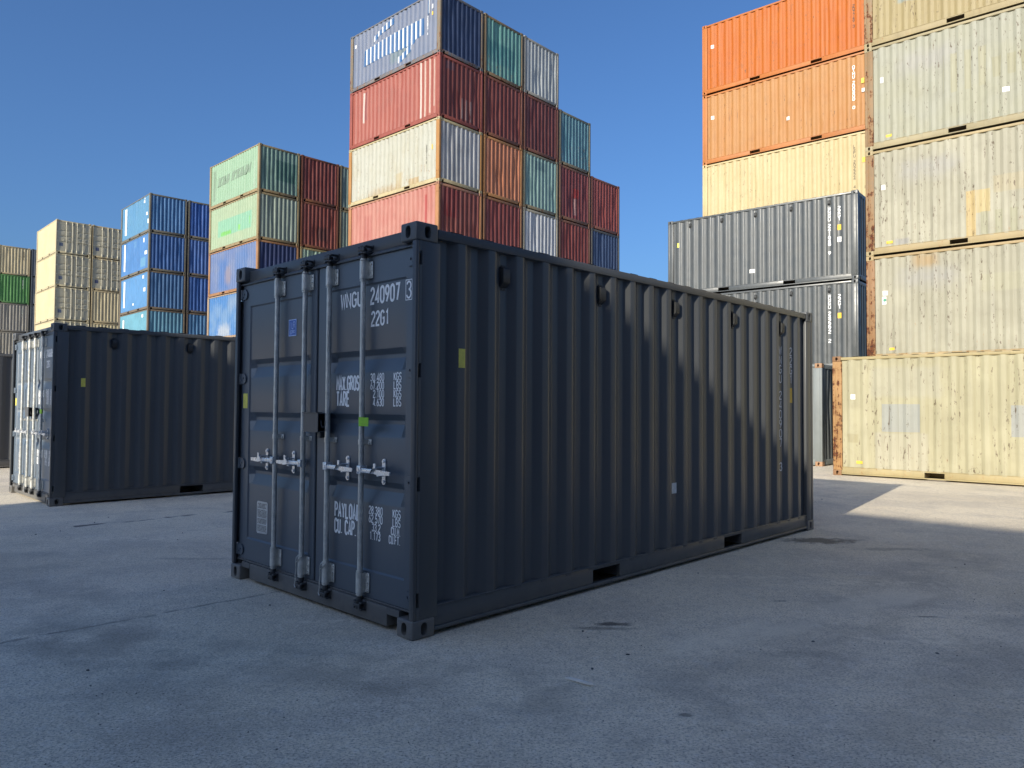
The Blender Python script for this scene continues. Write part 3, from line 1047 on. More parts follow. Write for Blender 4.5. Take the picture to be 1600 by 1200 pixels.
def ground_material():
    m = NT("worn_asphalt")
    tc = m.n("ShaderNodeTexCoord").outputs["Object"]
    big = m.noise(tc, 0.22, 4.0, 0.6)
    mid = m.noise(tc, 1.1, 4.0, 0.65, 0.4)
    pat = m.noise(m.mapping(tc, loc=(31, 7, 0)), 2.6, 4.0, 0.7)
    fine = m.noise(tc, 38.0, 3.0, 0.75)
    grit = m.noise(m.mapping(tc, scale=(0.8, 1.0, 1.0)), 84.0, 3.0, 0.85)
    base = m.mix(m.mr(big, 0.35, 0.65), (0.74, 0.645, 0.475, 1), (0.97, 0.86, 0.655, 1))
    base = m.mix(m.math('MULTIPLY', m.mr(mid, 0.42, 0.64), 0.45), base, (0.50, 0.455, 0.38, 1))
    base = m.mix(m.math('MULTIPLY', m.mr(pat, 0.60, 0.70), 0.4), base, (0.80, 0.76, 0.66, 1))
    base = m.mix(m.math('MULTIPLY', m.mr(fine, 0.52, 0.68), 0.45), base, (0.30, 0.27, 0.225, 1))
    base = m.mix(m.math('MULTIPLY', m.mr(grit, 0.50, 0.63), 0.80), base, (0.20, 0.185, 0.16, 1))
    base = m.mix(m.math('MULTIPLY', m.mr(grit, 0.36, 0.48, 1.0, 0.0), 0.65), base, (0.92, 0.82, 0.74, 1))
    mot = m.noise(m.mapping(tc, loc=(5, 17, 0)), 15.0, 3.0, 0.7)
    base = m.mix(m.math('MULTIPLY', m.mr(mot, 0.50, 0.66), 0.32), base, (0.38, 0.35, 0.30, 1))
    base = m.mix(m.math('MULTIPLY', m.mr(mot, 0.34, 0.46, 1.0, 0.0), 0.25), base, (0.86, 0.83, 0.76, 1))
    # tyre dust drawn out in long streaks
    st = m.n("ShaderNodeMapping")
    m.l(tc, st.inputs[0])
    st.inputs[2].default_value = (0, 0, math.radians(-20))
    st.inputs[3].default_value = (0.25, 3.0, 1.0)
    sk = m.noise(st.outputs[0], 1.3, 5.0, 0.65)
    base = m.mix(m.math('MULTIPLY', m.mr(sk, 0.52, 0.75), 0.28), base, (0.76, 0.71, 0.60, 1))
    pw = m.noise(tc, 2.2, 5.0, 0.6)
    wob = m.math('SUBTRACT', pw, 0.5)
    def seg_mask(p, q, half, soft, amp):
        """1 close to the line p-q, wandering by amp"""
        p, q = Vector(p), Vector(q)
        d = q - p
        ang = math.atan2(d.y, d.x)
        mp = m.n("ShaderNodeMapping", vector_type='TEXTURE')
        m.l(tc, mp.inputs[0])
        mp.inputs[1].default_value = (p.x, p.y, 0)
        mp.inputs[2].default_value = (0, 0, ang)
        sp = m.n("ShaderNodeSeparateXYZ")
        m.l(mp.outputs[0], sp.inputs[0])
        y = m.math('ABSOLUTE', m.math('ADD', sp.outputs[1], m.math('MULTIPLY', wob, amp)))
        k = m.mr(y, half, half + soft, 1.0, 0.0)
        k = m.math('MULTIPLY', k, m.mr(sp.outputs[0], -0.05, 0.15))
        return m.math('MULTIPLY', k, m.mr(sp.outputs[0], d.length - 0.2, d.length + 0.1, 1.0, 0.0))
    crackn = m.mr(m.noise(tc, 5.0, 3.0), 0.35, 0.55)
    ck = seg_mask(CRACK[0], CRACK[1], 0.006, 0.022, 0.16)
    base = m.mix(m.math('MULTIPLY', ck, m.math('MULTIPLY', crackn, 0.5)), base, (0.05, 0.05, 0.052, 1))
    for (pa, pb, hw, kk, cc) in BANDS:
        bk = seg_mask(pa, pb, hw, hw * 1.2, hw * 3.0)
        base = m.mix(m.math('MULTIPLY', bk, m.math('MULTIPLY', m.mr(pw, 0.36, 0.62), kk)), base, cc)
    rowk = seg_mask(SPOTS[0], SPOTS[1], 0.03, 0.05, 0.22)
    rn = m.mr(m.noise(m.mapping(tc, loc=(3, 11, 0)), 1.7, 3.0), 0.50, 0.58)
    base = m.mix(m.math('MULTIPLY', rowk, m.math('MULTIPLY', rn, 0.85)), base, (0.035, 0.035, 0.038, 1))
    edge = m.math('MULTIPLY', m.math('SUBTRACT', m.noise(tc, 6.0, 4.0, 0.75), 0.5), 2.2)
    for (sx, sy, rx, ry, k0) in STAINS + SCUFF:
        mp = m.n("ShaderNodeMapping", vector_type='TEXTURE')
        m.l(tc, mp.inputs[0])
        mp.inputs[1].default_value = (sx, sy, 0)
        mp.inputs[3].default_value = (rx, ry, 1)
        ln = m.n("ShaderNodeVectorMath", operation='LENGTH')
        m.l(mp.outputs[0], ln.inputs[0])
        dd = m.math('ADD', ln.outputs["Value"], edge)
        scuffn = 1.0 if (sx, sy, rx, ry, k0) in STAINS else m.mr(mot, 0.40, 0.56, 1.0, 0.1)
        base = m.mix(m.math('MULTIPLY', m.math('MULTIPLY', m.mr(dd, 0.35, 1.0, 1.0, 0.0), k0), scuffn), base, (0.05, 0.05, 0.05, 1) if (sx, sy, rx, ry, k0) in STAINS else (0.94, 0.85, 0.68, 1))
    m.l(base, m.b.inputs["Base Color"])
    m.l(m.mr(mid, 0.3, 0.7, 0.68, 0.86), m.b.inputs["Roughness"])
    m.b.inputs["Specular IOR Level"].default_value = 0.35
    bn = m.n("ShaderNodeBump")
    bn.inputs["Strength"].default_value = 0.55
    bn.inputs["Distance"].default_value = 0.012
    hsum = m.math('ADD', m.math('MULTIPLY', grit, 0.6), m.math('MULTIPLY', fine, 1.0))
    hsum = m.math('SUBTRACT', hsum, m.math('MULTIPLY', ck, 0.8))
    m.l(hsum, bn.inputs["Height"])
    m.l(bn.outputs[0], m.b.inputs["Normal"])
    return m.m
CRACK = ((-3.25, 4.30), (-1.75, 5.85))
SCUFF = [(1.1, 4.41, 0.35, 0.06, 0.5), (2.6, 4.68, 0.6, 0.10, 0.35), (0.25, 4.0, 0.25, 0.05, 0.35), (-1.2, 5.0, 0.4, 0.05, 0.35), (-2.4, 4.9, 0.5, 0.05, 0.3), (1.9, 6.4, 0.7, 0.08, 0.4), (3.1, 6.2, 0.9, 0.12, 0.35), (-0.6, 3.6, 0.3, 0.06, 0.3), (1.5, 3.4, 0.3, 0.05, 0.3), (-4.0, 8.0, 0.9, 0.15, 0.3)]
DARK, PALE = (0.28, 0.25, 0.20, 1), (0.97, 0.88, 0.70, 1)
BANDS = [((-3.2, 4.75), (0.4, 3.78), 0.16, 0.42, DARK), ((0.3, 3.1), (4.6, 7.6), 0.20, 0.30, DARK), ((1.6, 3.1), (5.6, 7.2), 0.18, 0.28, DARK),
         ((-1.2, 3.1), (-5.5, 7.9), 0.22, 0.26, DARK), ((-2.6, 3.4), (-6.5, 7.8), 0.18, 0.30, PALE), ((0.9, 4.4), (3.3, 6.0), 0.10, 0.40, PALE)]
SPOTS = ((-6.0, 7.95), (-3.5, 10.4))
STAINS = [(3.36, 8.15, 0.55, 0.22, 0.75), (0.69, 4.98, 0.16, 0.07, 0.8), (0.60, 4.88, 0.30, 0.05, 0.45), (3.9, 7.7, 0.5, 0.12, 0.35), (0.82, 3.52, 0.045, 0.03, 0.6), (2.0, 5.6, 0.10, 0.015, 0.8), (-2.0, 4.15, 0.7, 0.10, 0.14), (-0.9, 3.85, 0.7, 0.12, 0.12), (1.6, 4.4, 0.5, 0.08, 0.2), (2.9, 5.2, 0.12, 0.02, 0.7), (-3.0, 7.0, 0.5, 0.06, 0.25)]
g = place(gm, "ground", ground_material())
g["kind"] = "structure"
g["label"] = "worn grey asphalt yard with cracks and stains"

# ------------------------------------------------------------------ the new dark containers
ANTH = (0.088, 0.093, 0.098, 1)
ANTH2 = (0.098, 0.103, 0.108, 1)
def anth(seed, dust=1.0, spec=0.28, rough=0.30, scratch=0.10, low=0.6, sky_tint=(1.0, 1.0, 1.0)):
    return paint("anthracite_paint", tuple(v * dust * q for v, q in zip(ANTH[:3], sky_tint)) + (1,), tuple(v * dust * q for v, q in zip(ANTH2[:3], sky_tint)) + (1,), rust=0.0, streak=0.03, fade=0.3, rough=rough, seed=seed, dirt=0.02, bump=0.02, scratch=scratch, spec=spec, low=low, rvar=0.2)
vent_mat = flat("vent_plastic", (0.022, 0.024, 0.026, 1), 0.5)

def dark_container(label, loc, rz, seed, serial, check, with_doors=True, side_text=True, group="anthracite containers standing alone in the yard"):
    pm = anth(seed)
    dm = anth(seed + 0.3, 0.85 if seed < 1.5 else 1.5, spec=0.9, rough=0.38, scratch=0.0, low=0.2, sky_tint=(0.82, 1.02, 1.25))      # blue sky reflection painted into the doors; those of the other ones are dustier
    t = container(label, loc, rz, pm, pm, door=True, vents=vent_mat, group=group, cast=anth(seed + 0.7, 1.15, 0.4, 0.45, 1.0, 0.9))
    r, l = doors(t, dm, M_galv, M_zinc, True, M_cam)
    tx = door_text(serial, check)
    for nm, me in tx:
        place(me, nm, M_white, r)
    place(ME['class_sticker'], "class_sticker", M_blue, l)
    place(ME['class_print'], "class_print", flat("pale_blue_print", (0.45, 0.58, 0.85, 1), 0.5), l)
    place(ME['plate'], "approval_plate", M_plate, l)
    place(ME['plate_print'], "plate_print", M_ink, l)
    place(ME['yellow_door'], "warning_sticker", M_yellow, l)
    place(ME['lock_box'], "lock_box", pm, l)
    place(ME['lock_lug'], "lock_lug", pm, l)
    place(ME['tape'], "tape", M_green, r)
    place(ME['cable', 0.993], "seal_cable", M_galv, r)
    place(ME['cable', 1.322], "seal_cable", M_galv, l)
    place(wall_patch("warning_sticker", 0.366, 0.424, 1.690, 1.815, 0), "warning_sticker", M_yellow, t)
    if side_text:
        stack_text("WNGU " + serial + "  " + check, 5.255, 2.14, 0.055, 0.088, 0.107, 0.0115, 0, M_white, t)
        stack_text("22G1", 5.533, 2.14, 0.055, 0.088, 0.107, 0.0115, 0, M_white, t, ("type_code",))
        place(wall_patch("height_sticker", 5.500, 5.565, 1.505, 1.675, 0), "height_sticker", M_amber, t)
        place(wall_patch("paper_sticker", 2.975, 3.068, 0.66, 0.756, 0), "paper_sticker", M_paper, t)
    return t

dark_container("new anthracite container closest to the viewer, doors with four locking rods", (-0.598, 4.579, 0), 0.801, 1.0, "240907", "3")
dark_container("anthracite container left behind the closest one, sunlight on its doors", (-6.471, 10.456, 0), 0.788, 2.0, "240606", "8")
dark_container("anthracite container cut by the left edge, behind the sunlit doors", (-12.1, 15.95, 0), 0.80, 3.0, "240612", "6")

# ------------------------------------------------------------------ stacks
def stack_frame(S, col, lv, gap=0.10):
    """pose of a container whose long side faces front-left and short end front-right"""
    x, y, yaw = S[:3]
    off = col * (W + gap) + W
    px, py = x + off * math.cos(yaw), y + off * math.sin(yaw)
    z = (S[3] if len(S) > 3 else 0.0) + lv * H
    jit = random.uniform(-0.004, 0.004)
    return (px, py, z), yaw + math.pi / 2 + jit

_seed = [10.0]
def old(label, S, col, lv, rgb, end=None, frame=None, rust=0.25, frust=0.5, streak=0.35, fade=0.6, rgb2=None, patches=(), epatches=(), rough=0.62, group=None, doorset=False, spots=0.0, cast=None, k=PK, dirt=0.15, erust=None, vents=None, post=None, prust=0.6):
    _seed[0] += 1.37
    sd = _seed[0]
    wall = paint("weathered_paint", lin(rgb, k), lin(rgb2, k) if rgb2 else None, rust, streak, fade, rough, sd, patches, dirt=dirt, spots=spots, side='side', wear=0.12)
    e = end or rgb
    endm = paint("weathered_end_paint", lin(e, k * 1.2), None, (rust + 0.08 if rust > 0 else 0.0) if erust is None else erust, min(0.95, streak * 1.7), fade, rough, sd + 0.5, epatches, dirt=dirt, side='end', wear=0.0 if doorset else min(0.45, 0.10 + 0.6 * streak))
    fr_ = paint("weathered_frame_paint", lin(frame or rgb, k), None, frust, streak, fade, rough, sd + 0.9, bump=0.1)
    cs = fr_ if cast is None else paint("weathered_casting", lin(cast, k), None, frust, streak, fade, rough, sd + 1.1, bump=0.1)
    loc, rz = stack_frame(S, col, lv - 1)
    pst = None if post is None else paint("weathered_post_paint", lin(post, k), None, prust, streak, fade, rough, sd + 1.3, bump=0.1)
    t = container(label, loc, rz, wall, fr_, endm, post=pst, door=doorset, group=group, cast=cs, vents=vents, dent=int(sd * 10) % 4)
    if doorset:
        doors(t, endm, DOOR_ROD, DOOR_ROD, False, DOOR_ROD, DOOR_ROD)
    return t

SH = (-2.941, 29.087, .831)
SG = (-13.624, 39.451, .802)
SF = (-24.216, 49.164, .769, ground_z(-24.2, 49.2))
SE = (-35.152, 56.832, .783, ground_z(-35.2, 56.8))
SD = (-46.0, 66.15, .800, ground_z(-46, 66))
SI = (11.588, 23.186, .871)
SJ = (9.92, 21.232, .874)
SL = (13.27, 14.203, .862)
SM = (11.503, 12.24, .827)
SK = (7.78, 18.65, .85)
DOOR_ROD = flat("cream_rod_paint", lin((226, 220, 196), 0.75), 0.5)

# --- tall central stack
gH = "tall central stack of mixed containers"
t = old("faded blue container with white striped logo on its long side", SH, 0, 7, (134, 146, 172), end=(44, 66, 106), frame=(128, 132, 140), post=(146, 134, 116), rust=0.08, frust=0.55, rgb2=(120, 136, 168), group=gH, streak=0.25,
        patches=[(0, 1.9, 3.2, 0.45, 1.0, (120, 150, 150), .5, .15, 0)])
# the big logo: white on the outer flats, strong blue in between
flatk = lambda d: d < 0.018
deepk = lambda d: d >= 0.018
LOGO = [[(5.07, 0.93), (5.02, 1.63), (3.70, 1.71), (2.86, 1.74), (1.05, 1.73), (0.98, 1.05), (1.48, 1.0), (1.70, 0.85), (2.73, 0.90), (3.69, 0.97)],
        [(4.39, 1.75), (4.27, 2.06), (3.83, 2.24), (3.41, 2.37), (2.96, 2.43), (2.96, 2.16), (3.40, 2.07), (3.95, 1.98)],
        [(2.72, 0.32), (2.67, 0.60), (2.38, 0.66), (2.04, 0.83), (1.78, 0.90), (1.78, 0.66), (2.14, 0.48), (2.49, 0.36)],
        [(0.80, 1.78), (0.80, 2.34), (0.66, 2.34), (0.66, 1.78)]]
M_logo_b = paint("logo_blue", lin((22, 104, 170), PK), None, 0.05, 0.25, 0.4, 0.6, 3.0)
M_logo_w = paint("logo_white", lin((240, 244, 246), 0.62), None, 0.05, 0.2, 0.3, 0.6, 4.0)
for q in LOGO:
    place(wall_shape("logo_stripes", q, 1, 0.003, flatk), "logo_stripes", M_logo_w, t)
    place(wall_shape("logo_ground", q, 1, 0.003, deepk), "logo_ground", M_logo_b, t)
place(wall_patch("paper_sticker", 0.46, 0.55, 1.94, 2.12, 1), "paper_sticker", M_paper, t)
place(wall_patch("height_sticker", 0.46, 0.55, 1.68, 1.82, 1), "height_sticker", M_amber, t)
stack_text("240817 4", 0.803, 1.72, 0.055, 0.085, 0.10, 0.014, 1, M_white, t, ("serial_number", "check_digit"))
place(wall_patch("paper_sticker", 5.62, 5.72, 1.95, 2.1, 1), "paper_sticker", M_paper, t)
old("brick red container with white vertical strokes, under the blue logo container", SH, 0, 6, (190, 104, 88), end=(130, 62, 54), frame=(176, 92, 78), rust=0.10, frust=0.3, rgb2=(178, 92, 80), group=gH,
    patches=[(0, 1.13, 1.20, 0.2, 2.5, (235, 225, 215), .95, .012, 0), (0, 0.87, 0.93, 0.2, 2.5, (235, 222, 205), .8, .02, 0), (0, .58, .64, 0.3, 2.5, (235, 222, 205), .7, .02, 0), (0, .32, .37, 0.5, 2.4, (235, 222, 205), .6, .02, 0),
             (0, 5.0, 5.07, 1.0, 2.35, (235, 225, 215), .95, .012, 0), (0, 4.80, 4.95, 1.1, 2.35, (130, 70, 84), .6, .02, 0)],
    epatches=[(1, 1.62, 2.05, 2.08, 2.38, (120, 90, 100), .8, .02, 0), (1, 0.55, 1.25, 0.25, 1.10, (190, 170, 165), .75, .02, 1)])
t = old("cream container with rusted lower edge and orange rusty posts", SH, 0, 5, (216, 217, 202), end=(196, 198, 198), frame=(222, 206, 160), post=(206, 150, 84), prust=0.5, rust=0.34, frust=0.3, rgb2=(206, 202, 176), group=gH, streak=0.5, spots=0.6, erust=0.3,
    patches=[(0, 1.22, 1.9, 0.06, 0.44, (206, 168, 96), .7, .03, 0), (0, 2.3, 2.75, 0.06, 0.85, (214, 190, 130), .55, .06, 0), (0, 2.6, 4.5, 0.0, 0.40, (196, 158, 92), .55, .2, 0)])
place(wall_patch("height_sticker", 0.40, 0.49, 1.36, 1.56, 1), "height_sticker", M_amber, t)
stack_text("240113 8", 0.803, 1.62, 0.05, 0.085, 0.10, 0.014, 1, M_ink, t, ("serial_number", "check_digit"))
old("pale pink faded red container just above the closest container's roof", SH, 0, 4, (216, 146, 130), end=(142, 74, 64), frame=(206, 150, 120), post=(206, 146, 96), rust=0.06, frust=0.35, rgb2=(205, 120, 108), group=gH, streak=0.4,
    patches=[(0, 0.74, 0.86, 0.9, 2.2, (196, 60, 62), .8, .02, 0), (0, 4.4, 4.9, 0.4, 2.0, (196, 104, 96), .5, .1, 0)],
    epatches=[(1, 1.3, 2.1, 1.3, 2.4, (150, 40, 44), .8, .05, 0)])
old("weathered teal green container end with rusty streaks, top row", SH, 1, 7, (124, 166, 156), end=(112, 172, 164), frame=(158, 140, 108), rust=0.28, frust=0.6, group=gH, streak=0.7, rgb2=(150, 180, 168),
    epatches=[(1, 0.5, 2.2, 0.7, 1.6, (70, 150, 158), .7, .1, 0)])
old("dark red container end under the teal green one", SH, 1, 6, (140, 70, 60), end=(138, 68, 58), frame=(150, 92, 70), rust=0.14, frust=0.5, group=gH, streak=0.4)
old("salmon orange container end in the middle of the central stack", SH, 1, 5, (206, 132, 92), end=(216, 138, 98), frame=(214, 154, 96), rust=0.16, frust=0.35, group=gH, streak=0.3)
old("dark red container end under the salmon orange one", SH, 1, 4, (146, 70, 64), end=(148, 72, 66), frame=(170, 120, 84), rust=0.10, frust=0.5, group=gH, streak=0.4)
old("light grey container end, highest on the right of the central stack", SH, 2, 7, (196, 202, 204), end=(200, 206, 206), frame=(190, 188, 178), rust=0.12, frust=0.35, group=gH, streak=0.4)
old("maroon container end under the light grey one", SH, 2, 6, (122, 60, 56), end=(124, 62, 58), frame=(146, 92, 76), rust=0.18, frust=0.5, group=gH, streak=0.5)
old("pale teal container end between maroon and white grey ones", SH, 2, 5, (150, 184, 176), end=(152, 188, 180), frame=(160, 156, 130), rust=0.16, frust=0.5, group=gH, streak=0.4,
    epatches=[(1, 0.9, 1.7, 1.9, 2.3, (100, 140, 150), .6, .03, 0)])
old("white grey container end under the pale teal one", SH, 2, 4, (212, 216, 220), end=(216, 220, 224), frame=(196, 190, 170), rust=0.10, frust=0.45, group=gH, streak=0.4)
old("blue teal container end with rusty streaked bottom, on maroon ones", SH, 3, 6, (98, 150, 164), end=(104, 156, 170), frame=(146, 146, 126), rust=0.30, frust=0.55, group=gH, streak=0.7, rgb2=(130, 170, 170))
old("maroon container end with small bright red patch", SH, 3, 5, (138, 66, 66), end=(142, 68, 68), frame=(150, 108, 86), rust=0.10, frust=0.45, group=gH, streak=0.5,
    epatches=[(1, 0.95, 1.35, 1.2, 1.65, (200, 56, 50), .9, .02, 0), (1, 1.1, 1.3, 0.35, 1.15, (230, 200, 196), .5, .03, 0)])
old("dark red container end under the one with red patch", SH, 3, 4, (142, 68, 62), end=(146, 70, 64), frame=(150, 104, 84), rust=0.10, frust=0.45, group=gH, streak=0.4)
old("brick red container end at the lower right of the central stack", SH, 4, 5, (160, 76, 70), end=(164, 80, 74), frame=(160, 100, 84), rust=0.06, frust=0.35, group=gH, streak=0.35)
old("navy blue container end under the brick red one", SH, 4, 4, (62, 84, 124), end=(66, 90, 130), frame=(110, 110, 108), rust=0.08, frust=0.4, group=gH, streak=0.45)

# --- green and blue stack
gG = "stack with pale green containers on blue ones"
M_ghost = flat("grey_ghost_print", lin((150, 178, 154), PK), 0.7)
t = old("pale green container with grey ghost lettering on the long side", SG, 0, 6, (166, 206, 172), end=(126, 160, 148), frame=(178, 160, 120), rust=0.10, frust=0.5, group=gG, rgb2=(176, 212, 180), streak=0.3,
        patches=[(0, 5.3, 5.6, 0.4, 2.2, (130, 150, 128), .6, .05, 0), (0, 0.4, 0.7, 0.3, 1.8, (190, 214, 190), .4, .05, 0)],
        epatches=[(1, 0.2, 1.45, 0.8, 1.9, (80, 134, 124), .85, .04, 0)])
def slant(x0, x1, z0, z1): return [(x0 + .12, z0), (x1 + .12, z0), (x1 - .12, z1), (x0 - .12, z1)]
for (a, b) in ((4.55, 4.95), (4.05, 4.42), (3.55, 3.95), (2.85, 3.25), (2.35, 2.72), (1.85, 2.25), (1.35, 1.72), (1.0, 1.22)):
    hh = 1.16 + (5.0 - a) * 0.02
    place(wall_shape("ghost_lettering", slant(a, b, hh, hh + 0.50), 1, 0.003), "ghost_lettering", M_ghost, t)
t = old("pale green container with mint panel and lime green marks", SG, 0, 5, (186, 208, 172), end=(166, 182, 166), frame=(178, 160, 120), rust=0.12, frust=0.5, group=gG, rgb2=(176, 206, 170), streak=0.35, erust=0.22,
        patches=[(0, 0.85, 4.95, 0.78, 1.72, (146, 212, 180), .9, .03, 0), (0, 3.3, 4.5, 0.80, 1.02, (124, 216, 74), .85, .06, 0), (0, 2.2, 2.35, 0.85, 1.15, (140, 226, 90), .8, .04, 0), (0, 0.98, 1.1, 1.0, 1.45, (140, 226, 90), .8, .04, 0)])
old("scuffed periwinkle blue container with orange worn spots", SG, 0, 4, (110, 136, 190), end=(36, 56, 108), frame=(190, 140, 96), rust=0.06, frust=0.55, group=gG, rgb2=(132, 150, 190), streak=0.3, fade=0.9,
    patches=[(0, 3.6, 4.8, 0.2, 2.0, (56, 122, 200), .7, .3, 0), (0, 1.2, 2.6, 0.9, 2.3, (70, 128, 200), .55, .3, 0), (0, 3.2, 3.9, 0.6, 1.5, (190, 160, 140), .5, .25, 0)])
old("bright blue container with white cloudy wear, bottom of green stack", SG, 0, 3, (66, 138, 210), end=(40, 70, 130), frame=(196, 170, 140), rust=0.04, frust=0.5, group=gG, rgb2=(120, 164, 212), streak=0.3, fade=1.0,
    patches=[(0, 3.2, 4.7, 0.1, 0.8, (206, 212, 216), .75, .3, 0), (0, 1.6, 3.4, 1.7, 2.4, (150, 176, 206), .7, .3, 0)])
old("rust red container end, top, beside the pale green one", SG, 1, 6, (134, 58, 48), end=(138, 62, 52), frame=(146, 88, 64), rust=0.22, frust=0.5, group=gG, streak=0.5)
old("rust red container end with dark stain, second row", SG, 1, 5, (142, 66, 52), end=(146, 70, 56), frame=(146, 88, 64), rust=0.22, frust=0.5, group=gG, streak=0.5,
    epatches=[(1, 0.7, 1.4, 0.5, 1.3, (60, 40, 38), .7, .12, 0)])
old("pale green container end under rust red ones, mostly hidden", SG, 1, 4, (180, 206, 180), end=(170, 198, 176), frame=(190, 170, 120), rust=0.12, frust=0.5, group=gG)
old("grey green container end, top, half hidden by the tall stack", SG, 2, 6, (140, 160, 150), end=(140, 162, 152), frame=(150, 140, 110), rust=0.12, frust=0.5, group=gG)
old("grey green container end, second row, half hidden by the tall stack", SG, 2, 5, (150, 168, 154), end=(150, 168, 154), frame=(150, 140, 110), rust=0.12, frust=0.5, group=gG)

# --- blue stack
gF = "stack of blue containers"
M_bar = flat("white_painted_bar", (0.80, 0.78, 0.70, 1), 0.6)
def blue_marks(t, bar, spots):
    place(wall_patch("painted_bar", bar[0], bar[1], bar[2], bar[3], 1, 0.003), "painted_bar", M_bar, t)
    for (a, z, w, h_) in spots:
        place(wall_patch("paper_sticker", a, a + w, z, z + h_, 1, 0.003), "paper_sticker", M_paper, t)
FR = (134, 130, 116)
t = old("light blue container with white bar, top of the blue stack", SF, 0, 6, (96, 164, 210), end=(74, 130, 186), frame=FR, rust=0.03, frust=0.3, group=gF, streak=0.15, rgb2=(90, 160, 214))
blue_marks(t, (4.78, 5.12, 0.50, 2.36), [(0.95, 2.12, .25, .16), (0.5, 1.2, .3, .2), (1.0, 2.34, .14, .14), (0.28, 0.6, .12, .3)])
t = old("mid blue container with white bar and paler squares, second of blue stack", SF, 0, 5, (74, 142, 212), end=(50, 102, 170), frame=FR, rust=0.03, frust=0.35, group=gF, streak=0.2,
        patches=[(0, 0.7, 1.7, 0.38, 1.0, (120, 186, 226), .8, .05, 0), (0, 2.6, 3.1, 1.9, 2.35, (110, 172, 222), .6, .05, 0)])
blue_marks(t, (4.85, 5.25, 0.50, 2.40), [(0.95, 2.02, .22, .3), (0.5, 1.15, .38, .24)])
t = old("sky blue container with white bar, third of the blue stack", SF, 0, 4, (88, 156, 216), end=(64, 114, 166), frame=(136, 122, 102), rust=0.04, frust=0.35, group=gF, streak=0.2)
blue_marks(t, (4.85, 5.25, 0.50, 2.36), [(0.9, 2.15, .3, .2), (0.6, 1.25, .36, .24), (2.95, 0.5, .2, .14)])
t = old("pale turquoise container with white bar, lowest seen of blue stack", SF, 0, 3, (112, 182, 206), end=(92, 150, 178), frame=(140, 124, 104), rust=0.05, frust=0.45, group=gF, streak=0.25)
blue_marks(t, (4.85, 5.25, 0.50, 2.2), [(0.9, 2.1, .3, .2)])
old("deep blue container end, top right of the blue stack", SF, 1, 6, (20, 72, 160), end=(44, 98, 180), frame=FR, rust=0.02, frust=0.25, group=gF, streak=0.15)
old("worn blue container end, second at right of the blue stack", SF, 1, 5, (40, 88, 172), end=(66, 112, 186), frame=(110, 108, 104), rust=0.06, frust=0.4, group=gF, streak=0.4, rgb2=(90, 130, 190))
old("royal blue container end, third at right of the blue stack", SF, 1, 4, (24, 76, 162), end=(50, 102, 180), frame=(100, 98, 96), rust=0.03, frust=0.35, group=gF, streak=0.2)
old("steel blue container end, lowest at right of the blue stack", SF, 1, 3, (50, 112, 170), end=(74, 132, 182), frame=(120, 104, 86), rust=0.06, frust=0.4, group=gF, streak=0.35)

# --- cream stack with doors
gE = "stack of cream containers showing their doors"
CR = (250, 232, 184)
CD = (206, 200, 176)
for (lv, lb) in ((6, "cream container with doors, top left of the cream stack"), (5, "cream container with doors, second down at left of the cream stack"), (4, "cream container with doors, third down at left of the cream stack"), (3, "cream container lowest at left of the cream stack, mostly hidden")):
    t = old(lb, SE, 0, lv, CR, end=CD, frame=(236, 222, 182), rust=0.0, frust=0.04, streak=0.08, fade=0.3, group=gE, doorset=True, dirt=0.05)
    place(lip("placard", 1.95, 2.2, 0.55, 0.80, PX - 0.001), "placard", flat("blue_grey_placard", lin((92, 104, 128), .7), 0.6), t)
for (lv, lb) in ((6, "cream container with doors, top right of the cream stack"), (5, "cream container with doors, second down at right of the cream stack")):
    t = old(lb, SE, 1, lv, CR, end=CD, frame=(226, 206, 162), rust=0.0, frust=0.15, streak=0.1, fade=0.3, group=gE, doorset=True, dirt=0.05)
    place(lip("placard", 1.95, 2.2, 0.55, 0.80, PX - 0.001), "placard", flat("blue_grey_placard", lin((82, 90, 120), .7), 0.6), t)
old("cream container with ribbed end below the doors, right of cream stack", SE, 1, 4, (232, 216, 170), end=(224, 208, 166), frame=(226, 206, 162), rust=0.0, frust=0.12, streak=0.1, fade=0.3, group=gE)
old("cream container lowest at right of the cream stack, mostly hidden", SE, 1, 3, (232, 216, 170), frame=(226, 206, 162), rust=0.0, frust=0.12, streak=0.1, fade=0.3, group=gE)

# --- far left stack
gD = "stack at the far left edge"
M_pale = flat("pale_lettering", lin((225, 232, 220), 0.7), 0.6)
def end_text(s, y, z, mat, t):
    items = []
    zz = z
    for c in s:
        items.append((c, -0.05, zz - 0.10, 0.10, 0.08, 0, 0.022)); zz -= 0.13
    place(text_mesh("serial_number", items, lambda u, v, l: (0.050 - l - 0.044, y - u, v)), "serial_number", mat, t)
t = old("beige container end, top of the stack at the left edge", SD, 0, 6, (216, 198, 156), end=(232, 214, 170), frame=(224, 206, 164), rust=0.0, frust=0.08, streak=0.12, fade=0.3, group=gD)
end_text("240816", 0.52, 2.2, M_ink, t)
t = old("green container end in the stack at the left edge", SD, 0, 5, (92, 156, 86), end=(96, 162, 88), frame=(110, 164, 96), rust=0.0, frust=0.08, streak=0.12, fade=0.3, group=gD)
end_text("240816", 0.52, 2.2, M_pale, t)
t = old("warm grey container end below the green one", SD, 0, 4, (166, 160, 148), end=(176, 170, 158), frame=(168, 162, 150), rust=0.0, frust=0.08, streak=0.12, fade=0.3, group=gD)
end_text("240816", 0.52, 2.2, M_pale, t)
old("warm grey container end, lowest at the left edge", SD, 0, 3, (170, 164, 150), end=(180, 174, 160), frame=(172, 166, 152), rust=0.0, frust=0.08, streak=0.12, fade=0.3, group=gD)
